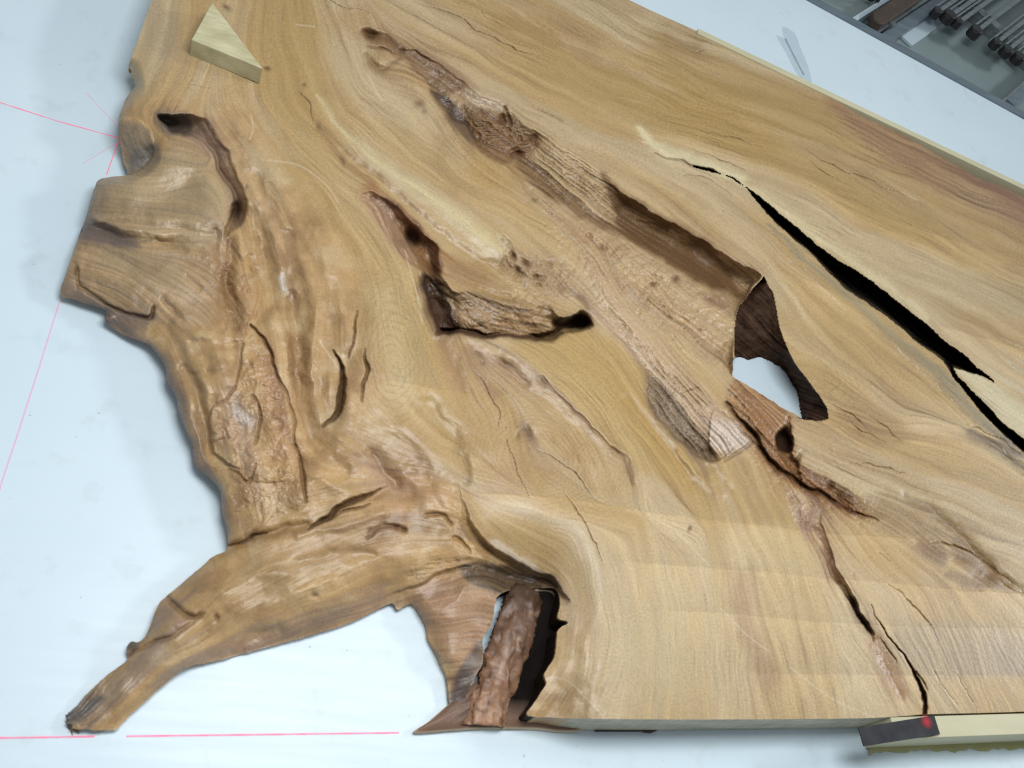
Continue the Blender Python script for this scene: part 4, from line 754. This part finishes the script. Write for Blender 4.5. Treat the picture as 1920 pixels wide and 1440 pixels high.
# sander scratches
for s_ in ([(500,300),(560,310),(610,345),(635,380)],[(470,215),(475,240),(468,262)],[(690,140),(715,190)],[(555,46),(590,50)],[(1000,1270),(1060,1275),(1100,1310),(1130,1342)],[(1480,1250),(1560,1310),(1640,1345)],[(1350,1140),(1400,1190),(1440,1220)],[(1270,1000),(1330,1060)],[(760,470),(770,510),(785,560)],[(474,400),(476,430)],[(1690,360),(1720,375)],[(600,640),(640,700)]):
    sl, d, s, v = near(s_, 6, UU=U, VV=V); C[sl] = mixc(C[sl], (0.66, 0.56, 0.42), .4*np.exp(-(d/1.4)**2))
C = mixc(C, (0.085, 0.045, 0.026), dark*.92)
C = np.where(crack_in[..., None], np.array((0.012, 0.011, 0.010))*(1+.6*np.clip(g_med, -1, 2))[..., None], C)
slw, dlw, _, _ = near([(p[0], p[1]) for p in crk_lo[16:30]], 24, UU=U, VV=V)
cw = np.zeros(U.shape, np.float32); cw[slw] = np.exp(-(dlw/6.5)**2)*np.clip(.7+.5*g_med[slw], 0, 1.4); C = mixc(C, (0.13, 0.105, 0.065), np.where(crack_in, cw, 0)); C = mixc(C, (0.06, 0.042, 0.028), np.where(crack_in, np.exp(-(dc/4.0)**2)*.8, 0))
C = mixc(C, (0.30, 0.25, 0.15), np.where(crack_in, 0, np.exp(-(dc/2.5)**2))*.25)
# hole: the far wall runs from the rim down to the bench
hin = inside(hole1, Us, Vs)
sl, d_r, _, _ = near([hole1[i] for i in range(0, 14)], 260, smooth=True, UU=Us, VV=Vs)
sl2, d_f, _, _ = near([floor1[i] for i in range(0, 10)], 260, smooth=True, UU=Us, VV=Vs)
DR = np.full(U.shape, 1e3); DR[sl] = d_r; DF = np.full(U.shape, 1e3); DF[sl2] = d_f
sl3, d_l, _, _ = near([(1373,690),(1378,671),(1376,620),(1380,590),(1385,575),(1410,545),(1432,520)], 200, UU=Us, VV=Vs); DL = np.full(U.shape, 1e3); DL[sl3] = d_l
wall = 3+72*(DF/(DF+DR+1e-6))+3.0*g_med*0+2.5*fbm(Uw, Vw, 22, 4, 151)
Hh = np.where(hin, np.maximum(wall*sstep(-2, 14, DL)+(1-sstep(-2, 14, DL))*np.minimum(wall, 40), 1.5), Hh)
C = np.where(hin[..., None], np.array((0.050, 0.028, 0.018))*(1+.25*g_med+.3*np.clip(fbm(Uw, Vw, 18, 3, 155), -1, 1))[..., None], C)  # wall colour darkened to paint the shade inside the hole
Hh = np.clip(Hh, 1.5, 90)

# ------------------------------------------------------------------ cut the sheet, drop its edges to the bench
out_c = np.array(outline, float)
def ragged(P, step, amp, seed, closed=True):
    Q = catmull(P, step, closed)
    i = np.arange(len(Q)); nrm = np.gradient(Q, axis=0); nrm = np.stack([-nrm[:, 1], nrm[:, 0]], 1); nrm /= np.linalg.norm(nrm, axis=1)[:, None]+1e-9
    return Q+nrm*(amp*(perlin(Q[:, 0]/17, Q[:, 1]/17, seed)+.5*perlin(Q[:, 0]/6, Q[:, 1]/6, seed+1)))[:, None]
nat_part = np.array(ragged([(p[0], p[1]) for p in outline], 7, 1.0, 161))
str_part = catmull([(p[0], p[1]) for p in outline], 7, True)
tipm = ((str_part[:, 0] < 250) & (str_part[:, 1] > 1190))[:, None]; nat_part = np.where(tipm, str_part+(nat_part-str_part)*3.4, nat_part)
wn = np.clip(1-sstep(1060, 1130, nat_part[:, 0]), 0, 1); wn = np.where((nat_part[:, 0] > 1520) & (nat_part[:, 1] < 520), .9, wn)[:, None]
OUTL = str_part*(1-wn)+nat_part*wn
FLO = ragged(floor1, 6, 1.6, 165)
keep = inside(OUTL.tolist(), U, V) & ~inside(FLO.tolist(), U, V)
cell = keep[:-1, :-1] & keep[1:, :-1] & keep[:-1, 1:] & keep[1:, 1:]
used = np.zeros_like(keep)
used[:-1, :-1] |= cell; used[1:, :-1] |= cell; used[:-1, 1:] |= cell; used[1:, 1:] |= cell
c4 = np.zeros(U.shape, int); c4[:-1, :-1] += cell; c4[1:, :-1] += cell; c4[:-1, 1:] += cell; c4[1:, 1:] += cell
bnd = used & (c4 < 4)
bi = np.argwhere(bnd); bx = U[bnd]; by = V[bnd]
best = np.full(len(bx), 1e9); qx = bx.copy(); qy = by.copy(); inx = np.zeros(len(bx)); iny = np.zeros(len(bx))
for Pn in (OUTL, FLO):
    for i in range(len(Pn)):
        a = Pn[i]; c_ = Pn[(i+1) % len(Pn)]; dx, dy = c_-a; l2 = dx*dx+dy*dy+1e-9
        t = np.clip(((bx-a[0])*dx+(by-a[1])*dy)/l2, 0, 1); ax = a[0]+t*dx; ay = a[1]+t*dy
        d = (bx-ax)**2+(by-ay)**2; k = d < best; best = np.where(k, d, best); qx = np.where(k, ax, qx); qy = np.where(k, ay, qy)
        nx_, ny_ = -dy/math.sqrt(l2), dx/math.sqrt(l2); inx = np.where(k, nx_, inx); iny = np.where(k, ny_, iny)
Uf = U.copy(); Vf = V.copy(); ok = best < (2.2*ST)**2
Uf[bnd] = np.where(ok, qx, bx); Vf[bnd] = np.where(ok, qy, by)
idx = np.full(U.shape, -1, np.int64); idx[used] = np.arange(used.sum())
P3 = unp(Uf[used], Vf[used], Hh[used]/1000.0)
gloss = np.clip(1-1.1*dark-hin*1.0-crack_in*1.0-.4*rough-.6*dw, .02, 1)
cols = np.concatenate([C, gloss[..., None]], -1)[used]
q = np.stack([idx[:-1, :-1][cell], idx[1:, :-1][cell], idx[1:, 1:][cell], idx[:-1, 1:][cell]], 1)
# edges used once -> skirt
rI, cI = np.nonzero(cell)
def nb(dr, dc_):
    r2, c2 = rI+dr, cI+dc_; okk = (r2 >= 0) & (r2 < cell.shape[0]) & (c2 >= 0) & (c2 < cell.shape[1])
    res = np.zeros(len(rI), bool); res[okk] = cell[r2[okk], c2[okk]]; return res
edges = []
for (dr, dc_), (a, c_) in {(0, -1): (0, 1), (1, 0): (1, 2), (0, 1): (2, 3), (-1, 0): (3, 0)}.items():
    m2 = ~nb(dr, dc_); edges.append(q[m2][:, [a, c_]])
edges = np.vstack(edges)
ub = np.unique(edges); nT = len(P3); rowsn = 8
remap = np.full(nT, -1, np.int64); remap[ub] = np.arange(len(ub))
top = P3[ub]; rings_ = [top]; rc = [cols[ub]]
fu, fv = Uf[used][ub], Vf[used][ub]
INX = np.zeros(U.shape); INY = np.zeros(U.shape); INX[bnd] = inx; INY[bnd] = iny
iu, iv = INX[used][ub], INY[used][ub]
for sg in (1, -1):      # the normal that points into the wood
    pass
chk = inside(OUTL.tolist(), fu+iu*5, fv+iv*5); sgn_ = np.where(chk, 1.0, -1.0)
inw = unp(fu+iu*sgn_, fv+iv*sgn_, top[:, 2])-top; inw /= np.linalg.norm(inw, axis=1)[:, None]+1e-9
und = np.where((fu < 760) | ((fu < 800) & (fv < 700)), 1.0, 0.0)*np.where(fv < 20, .4, 1.0)
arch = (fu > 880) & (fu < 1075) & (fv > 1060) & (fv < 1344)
for k in range(1, rowsn+1):
    t = k/rowsn; r_ = top.copy(); r_[:, 2] = top[:, 2]*(1-t)+0.0008*t; r_[:, :2] += (inw*(und*t*1.1*top[:, 2])[:, None])[:, :2]
    rings_.append(r_); rc.append(np.where(arch[:, None], (0.022, 0.014, 0.010, .05), cols[ub]))  # arch walls painted near-black for the deep shade inside
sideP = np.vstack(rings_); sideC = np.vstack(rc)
# sawn near edge shows pale end wood
m2 = (sideP[:, 1] < unp(1300, 1349, .08)[1]+0.05) & (sideP[:, 0] > unp(1080, 1347, .08)[0])
gsf = fbm(sideP[m2][:, 0]*14, sideP[m2][:, 2]*70, 1.0, 4, 171)+.6*perlin(sideP[m2][:, 0]*160, sideP[m2][:, 2]*20, 173)
sideC[m2] = np.concatenate([np.array((0.44, 0.40, 0.30))*(1+.28*gsf)[:, None], np.full((m2.sum(), 1), .5)], 1)
ea, eb = remap[edges[:, 0]], remap[edges[:, 1]]; nb_ = len(ub); sf = []
for k in range(rowsn):
    sf.append(np.stack([nT+ea+k*nb_, nT+ea+(k+1)*nb_, nT+eb+(k+1)*nb_, nT+eb+k*nb_], 1)[:, ::-1])
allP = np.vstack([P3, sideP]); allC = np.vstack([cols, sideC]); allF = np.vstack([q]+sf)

slab = empty('root_slab', V3(1000, 800, 0))
tag(slab, 'wide golden brown tree root slab with hollows, cracks and a natural left edge', 'wood slab')
def big_mesh(name, P, F, Cc, mat, parent, flip=False):
    me = bpy.data.meshes.new(name); P = P-np.array(parent.location)
    me.vertices.add(len(P)); me.vertices.foreach_set('co', P.astype(np.float32).ravel())
    me.loops.add(F.size); me.loops.foreach_set('vertex_index', F.astype(np.int32).ravel())
    me.polygons.add(len(F)); me.polygons.foreach_set('loop_start', (np.arange(len(F))*F.shape[1]).astype(np.int32))
    me.polygons.foreach_set('loop_total', np.full(len(F), F.shape[1], np.int32))
    me.polygons.foreach_set('use_smooth', np.ones(len(F), bool))
    me.update(calc_edges=True)
    a = me.attributes.new('wood', 'FLOAT_COLOR', 'POINT'); a.data.foreach_set('color', np.hstack([np.clip(Cc[:, :3], 0.004, .85), Cc[:, 3:] if Cc.shape[1] > 3 else np.full((len(P), 1), .7)]).astype(np.float32).ravel())
    me.materials.append(mat)
    o = bpy.data.objects.new(name, me); sc.collection.objects.link(o); o.parent = parent
    return o
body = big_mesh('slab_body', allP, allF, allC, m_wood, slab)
print('slab', len(allP), len(allF), round(time.time()-_T0, 1))

# ---- the lower roots seen through the arch: twisting tapered limbs down to the bench
def limb(name, pts, cols_, parent, seed, flatn=1.0, ns=40, lump_=.12):
    """pts: (u, v, height mm of the axis, half width px, half thickness mm)"""
    P = catmull(pts, 4); n = len(P); rings3 = []; cc = []; ymin = unp(900, 1363, .008)[1]
    ctr = unp(P[:, 0], P[:, 1], P[:, 2]/1000)
    tng = np.gradient(ctr, axis=0); tng /= np.linalg.norm(tng, axis=1)[:, None]
    side = np.cross(tng, np.array([0, 0, 1.0])); side /= np.linalg.norm(side, axis=1)[:, None]
    upv = np.cross(side, tng)
    mmpx = np.linalg.norm(unp(P[:, 0]+1, P[:, 1], P[:, 2]/1000)-ctr, axis=1)
    th = np.linspace(0, 2*np.pi, ns, endpoint=False)
    for i in range(n):
        a = P[i, 3]*mmpx[i]; b_ = P[i, 4]/1000
        r = 1+lump_*fbm(np.cos(th)*1.3+seed+i*.03, np.sin(th)*1.3+i*.075, .8, 5, seed, .6)+.05*perlin(th*0+i*.05, np.cos(th)*5+np.sin(th*2)*2, seed+5)
        p = ctr[i]+side[i]*(np.cos(th)*a*r)[:, None]+upv[i]*(np.sin(th)*b_*r)[:, None]
        p[:, 2] = np.maximum(p[:, 2], .0015); p[:, 1] = np.maximum(p[:, 1], ymin)
        rings3.append(p); t = i/(n-1)
        g = fbm(np.cos(th)*6+np.sin(th)*3+.4*np.sin(i*.15), i*.06+th*0, 1.0, 4, seed+9, .6)
        base_ = np.array(cols_[0])*(1-t)+np.array(cols_[1])*t
        c_ = base_[None]*(1+.38*g)[:, None]; c_ = mixc(c_, (.50, .34, .22), sstep(.35, .8, g)*.5); c_ = mixc(c_, (.08, .045, .03), sstep(.25, .7, -g)*.6); cc.append(c_)
    Pv = np.vstack(rings3); Cv = np.vstack(cc); F = []
    i0 = np.arange(ns); i1 = (i0+1) % ns
    for k in range(n-1): F.append(np.stack([k*ns+i0, (k+1)*ns+i0, (k+1)*ns+i1, k*ns+i1], 1))
    F = np.vstack(F); Pv = np.vstack([Pv, rings3[0].mean(0), rings3[-1].mean(0)]); Cv = np.vstack([Cv, cc[0][:1], cc[-1][:1]])
    ca = np.stack([i0, i1, np.full(ns, n*ns), np.full(ns, n*ns)], 1); cb = np.stack([(n-1)*ns+i1, (n-1)*ns+i0, np.full(ns, n*ns+1), np.full(ns, n*ns+1)], 1)
    tri = np.vstack([ca, cb])[:, :3]
    F2 = np.vstack([np.stack([t_[0], t_[1], t_[2]]) [None] for t_ in tri])
    o = big_mesh(name, Pv, F, Cv, m_wood, parent)
    return o
limb('root', [(996,1112,12,26,9),(986,1128,17,33,12),(974,1152,19,34,14),(962,1186,20,35,15),(950,1222,19,34,15),(938,1260,18,33,14),(925,1300,15,33,13),(911,1343,12,35,11),(904,1372,11,36,10)], [(.07,.036,.022),(.37,.195,.11)], slab, 8, lump_=.34)  # upper end coloured dark, painting the shade beneath the slab
# thin foot of wood left on the bench below the arch; its rear painted near-black as shade
foot = [(778,1373),(805,1352),(842,1320),(870,1298),(896,1274),(932,1255),(975,1180),(978,1118),(1035,1106),(1054,1170),(1056,1290),(1097,1352),(1090,1369),(1050,1371),(1000,1366),(900,1366),(850,1369)]
FU = np.array([unp(a, b_, .010)[:2] for a, b_ in catmull(foot, 8, True)])
n = len(FU); ctr = FU.mean(0); Pv = []; Cc = []; F = []
for k, (s_, z_, c_) in enumerate(((0, .014, .8), (.4, .014, .9), (.8, .0125, 1), (.96, .0105, 1), (1, .008, 1.3), (1, .001, 1.3))):
    for p in FU:
        xy = ctr+(p-ctr)*s_; Pv.append((xy[0], xy[1], z_+.0015*float(perlin(np.array(xy[0]*60), np.array(xy[1]*60), 5))*(k < 4))); g = float(perlin(np.array(xy[0]*25), np.array(xy[1]*90), 6))
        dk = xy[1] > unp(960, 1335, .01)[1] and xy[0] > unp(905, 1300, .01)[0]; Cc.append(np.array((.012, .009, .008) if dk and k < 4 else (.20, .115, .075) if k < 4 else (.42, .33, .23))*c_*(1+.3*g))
for k in range(5):
    i0 = np.arange(n); i1 = (i0+1) % n; F.append(np.stack([k*n+i0, k*n+i1, (k+1)*n+i1, (k+1)*n+i0], 1))
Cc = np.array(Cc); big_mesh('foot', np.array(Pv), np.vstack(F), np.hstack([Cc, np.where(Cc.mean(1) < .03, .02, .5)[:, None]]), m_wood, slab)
# dark bark left along the underside of the sawn near edge
for pts in ([(1112,1362),(1180,1362),(1262,1364),(1200,1371),(1118,1371)], [(1205,1372),(1222,1362),(1240,1366),(1222,1374)]):
    prism('bark', [tuple(unp(a, b_, .006)[:2]) for a, b_ in pts], .0012, .006, m_brownj, parent=slab)

# ------------------------------------------------------------------ triangular offcut on the slab
z0 = .0795; zt = z0+.036
tri_ = [tuple(unp(a, b_, zt)[:2]) for a, b_ in ((398, 4), (359, 74), (493, 129))]
o = prism('wood_offcut', tri_, z0, zt, m_block, bevel=.0012)
tag(o, 'pale triangular wood offcut lying on the upper left of the slab', 'wood block')

# ------------------------------------------------------------------ side boards of the casting mould
fa, fb_ = V3(1309, 53, .083), V3(1920, 346, .083); fd = (fb_-fa); fd.z = 0; fd.normalize(); fn = Vector((fd.y, -fd.x, 0))
o = prism('side_board', along(fa, fd, fn, 0, 1.6, 0, .017), .001, .083, m_pale, bevel=.001)
tag(o, 'long pale board on edge along the far side of the slab', 'board', 'mould side boards')
na, nb2 = V3(1762, 1340.5, .077), V3(1920, 1336, .077); nd = (nb2-na); nd.z = 0; nd.normalize(); nn = Vector((nd.y, -nd.x, 0))
o = prism('side_board', along(na, nd, nn, -.098, 1.0, .0012, .034), .001, .077, m_pale, bevel=.001)
tag(o, 'short view of pale board at the lower right, glued down with amber resin', 'board', 'mould side boards')
# resin squeezed out under that board
rp = []
p0 = na+nn*.0335
xs = np.linspace(-.095, .9, 160)
for x in xs: rp.append((p0+nd*float(x)+nn*float(.010+.006*perlin(np.array(x*26), np.array(.3), 4)+.004*perlin(np.array(x*60), np.array(.7), 9))).xy)
vsr = []; fsr = []
for i, x in enumerate(xs):
    e_ = rp[i]; s_ = (p0+nd*float(x)).xy
    for t, z in ((0, .007), (.35, .0062), (.7, .0042), (.92, .002), (1, .0003)): xy = s_.lerp(e_, t); vsr.append((xy.x, xy.y, z))
for i in range(len(xs)-1):
    for k in range(4): fsr.append((i*5+k, i*5+k+1, i*5+k+6, i*5+k+5))
o = mesh_obj('resin_bead', vsr, fsr, m_resin, smooth=True)
tag(o, 'glossy amber resin bead squeezed out under the near board', 'resin')
# dark sample card with the laser spot
ct = [tuple(unp(a, b_, .0825)[:2]) for a, b_ in ((1610, 1364), (1752, 1341), (1763, 1377), (1620, 1399))]
o = prism('slate_tile', ct, .0800, .0825, m_slate, bevel=.0004)
tag(o, 'small dark slate tile bridging slab and board at lower right', 'tile')
c0 = unp(1737, 1353, .0828)
n = 32; vsr = [(c0[0]+.013*math.cos(2*math.pi*i/n), c0[1]+.013*math.sin(2*math.pi*i/n), .0829) for i in range(n)]
o = mesh_obj('laser_spot', vsr, [tuple(range(n))], m_spot, loc=tuple(c0[:2])+(.0829,))
tag(o, 'red laser spot glowing on the dark slate tile', 'laser light')

# ------------------------------------------------------------------ laser guide lines on the bench
def line(pts, wmm, mat, label):
    P = np.array([unp(a, b_, .0) for a, b_ in pts]); vsr = []; fsr = []
    for i in range(len(P)):
        t = P[min(i+1, len(P)-1)]-P[max(i-1, 0)]; t /= np.linalg.norm(t); n_ = np.array([-t[1], t[0], 0])
        vsr += [tuple(P[i]+n_*wmm/2000+[0, 0, .0006]), tuple(P[i]-n_*wmm/2000+[0, 0, .0006])]
    for i in range(len(P)-1): fsr.append((2*i, 2*i+1, 2*i+3, 2*i+2))
    o = mesh_obj('laser_line', vsr, fsr, mat, loc=tuple(P[0])); tag(o, label, 'laser light', 'laser guide lines on the bench'); return o
line([(-80,1385),(178,1381)], 2.4, m_laser, 'pink laser line at lower left, ending below the root tip')
line([(237,1380.5),(480,1377.5),(748,1374)], 2.4, m_laser, 'pink laser line along the bottom, right of the root tip')
line([(-60,173),(110,228),(223,259)], 2.0, m_laser, 'pink laser line running from the left border to the slab')
line([(222,264),(200,328)], 1.8, m_laser, 'short pink laser line dropping from the star point to the lobe')
line([(160,173),(222,238)], 1.2, m_laserf, 'faint pink laser ray slanting to the upper left of the star point')
line([(155,307),(223,266)], 1.2, m_laserf, 'faint pink laser ray slanting to the lower left of the star point')
line([(113,562),(75,685),(30,825),(0,915),(-40,1040)], 2.0, m_laserf, 'long faint pink laser line down the left side of the bench')

# ------------------------------------------------------------------ clear tape on the bench
tp = [(1455,66),(1470,72),(1466,50),(1490,62),(1500,88),(1514,122),(1522,158),(1504,150),(1490,132),(1474,100)]
te = prism('tape_strip', [tuple(unp(a, b_, .0)[:2]) for a, b_ in catmull(tp, 14, True)], .0004, .0009, m_tape)
tag(te, 'strip of clear tape stuck to the bench behind the slab', 'tape')
P = [unp(a, b_, .0012) for a, b_ in ((1473,72),(1486,98),(1500,125),(1508,140))]; vsr = []; fsr = []
for i, p in enumerate(P): vsr += [(p[0]-.0022, p[1], .0012), (p[0]+.0022, p[1], .0012)]
for i in range(3): fsr.append((2*i, 2*i+1, 2*i+3, 2*i+2))
o = mesh_obj('seam', vsr, fsr, m_seam); o.parent = te; o.matrix_parent_inverse = Matrix.Translation(te.location).inverted()

# ------------------------------------------------------------------ metal edge of the bench and the clamp tray beyond it
o = prism('bench_edge_rail', along(eA, ed, en, -3.0, 2.6, .0005, .028), -.03, .004, m_alu, bevel=.001)
tag(o, 'grey metal edge rail along the far side of the bench', 'rail')
ZT = -0.075
o = prism('tray_floor', along(eA, ed, en, -3.0, 2.6, .029, 2.2), ZT-.01, ZT, m_tray); tag(o, kind='structure', label='grey tray floor beyond the bench edge', cat='tray')
VP = (3135.0, -919.0)
def tdir(u, v, z):
    a = unp(u, v, z); k = .08; b_ = unp(u+(VP[0]-u)*k, v+(VP[1]-v)*k, z); d = Vector((b_-a).tolist()); d.z = 0; return Vector(a.tolist()), d.normalized()
def bar(name, u, v, z, length, wid, hgt, mat, back=0.0, parent=None, bevel=.0008):
    p, d = tdir(u, v, z); n_ = Vector((-d.y, d.x, 0))
    return prism(name, along(p, d, n_, -back, length, -wid/2, wid/2), z-hgt, z, mat, parent=parent, bevel=bevel)
def cut(u, v, z, length, wid, hgt, mat, label):
    o = bar('tray_divider', u, v, z, length, wid, hgt, mat); tag(o, label, 'divider', 'dividers in the clamp tray'); return o
cut(1660, 72, -.048, 1.4, .034, .026, m_alu, 'dark metal divider at the left of the hanging clamps')
cut(1690, 66, -.066, 1.4, .085, .008, m_traylight, 'bright flat strip between the left divider and the clamps')
cut(1642, 60, -.040, 1.4, .010, .034, m_steel, 'thin steel strip left of the dark tray divider')
cut(1896, 192, -.040, 1.4, .030, .034, m_alu, 'dark metal divider at the right border beyond the clamps')
cut(1880, 190, -.030, 1.4, .008, .044, m_steel, 'thin steel strip beside the right border divider')
cut(1602, 36, -.030, 1.4, .014, .044, m_traylight, 'light strip beside the coiled hose')
# brown handled tool
t_ = empty('hand_tool', V3(1645, 35, -.02)); tag(t_, 'dark brown tool with blunt handle lying left of the divider', 'tool')
p, d = tdir(1648, 38, -.01); n_ = Vector((-d.y, d.x, 0))
hp = [p+n_*-.016, p+d*-.012+n_*-.008, p+d*-.012+n_*.012, p+d*.01+n_*.03, p+d*.22+n_*.03, p+d*.24+n_*-.016]
prism('handle', [tuple(q_.xy) for q_ in hp], -.034, -.010, m_brownj, parent=t_, bevel=.003)
prism('blade', along(p, d, n_, .245, .6, -.010, .012), -.026, -.020, m_steel, parent=t_)
prism('rest', along(p, d, n_, .08, .10, -.03, .04), ZT+.0005, -.0345, m_steel, parent=t_)
# bar clamps lying on a cross rail
cl = [(1757,22,'leftmost bar clamp with a single black jaw nearest the bright strip'),(1779,31,'second bar clamp from the left with a bulky black jaw'),(1797,41,'third bar clamp from the left, its small jaw touching the second'),(1829,59,'lone bar clamp in the middle with gaps on both sides'),
      (1868,80,'fifth bar clamp from the left, knobbly black jaw'),(1888,95,'sixth bar clamp from the left, tight against its right neighbour'),(1910,108,'rightmost bar clamp cut by the right border')]
p, d = tdir(1829, 59, -.01); n_ = Vector((-d.y, d.x, 0))
o = prism('cross_rail', along(p+d*.16, n_, d, -.62, .30, 0, .03), ZT+.0005, -.0345, m_steel, bevel=.001); tag(o, 'steel cross rail carrying the bar clamps', 'rail')
for i, (u, v, lb) in enumerate(cl):
    zc = -.012; p, d = tdir(u, v, zc); n_ = Vector((-d.y, d.x, 0)); big = (.62, .85, .55, .8, .62, .72, .75)[i]
    r_ = empty('bar_clamp', (p.x, p.y, ZT)); tag(r_, lb, 'clamp', 'bar clamps in the tray')
    L_ = .75
    prism('bar', along(p, d, n_, .012, L_, -.006, .006), zc-.0225, zc-.004, m_steel, parent=r_, bevel=.001)
    prism('screw', along(p, d, n_, .004, L_*.8, .014, .021), zc-.015, zc-.007, m_steel, parent=r_, bevel=.002)
    k = big
    jp = [(-.012*k, -.018*k), (.004*k, -.024*k), (.022*k, -.018*k), (.028*k, .002), (.022*k, .022*k), (.002, .026*k), (-.014*k, .016*k)]
    prism('jaw', [tuple((p+d*a+n_*b_).xy) for a, b_ in jp], zc-.0215, zc+.012*k, m_black, parent=r_, bevel=.003)
    prism('pad', along(p, d, n_, -.022*k, -.0125*k, -.010*k, .010*k), zc-.018, zc+.006, m_black, parent=r_, bevel=.002)
# coiled hose
ho = empty('coiled_hose', V3(1575, 6, ZT)); tag(ho, 'dark coiled hose at the top border behind the bench edge', 'hose')
p, d = tdir(1562, 2, -.03); n_ = Vector((-d.y, d.x, 0)); vsr = []; fsr = []
tt = np.linspace(0, 9*2*np.pi, 300)
for i, t in enumerate(tt):
    c_ = p+d*(.20+.045*math.cos(t))+n_*(.16-.014*t/(2*np.pi)*1.9)+Vector((0, 0, .045*math.sin(t)+.02))
    rad = d*math.cos(t)+Vector((0, 0, math.sin(t)))
    for k in range(6): vsr.append(tuple(c_+(rad*math.cos(k*math.pi/3)+n_*math.sin(k*math.pi/3))*.0055))
for i in range(len(tt)-1):
    for k in range(6): fsr.append((i*6+k, i*6+(k+1) % 6, i*6+6+(k+1) % 6, i*6+6+k))
o = mesh_obj('hose_coil', vsr, fsr, m_black, smooth=True); o.parent = ho; o.matrix_parent_inverse = Matrix.Translation(ho.location).inverted()
print('done', round(time.time()-_T0, 1))
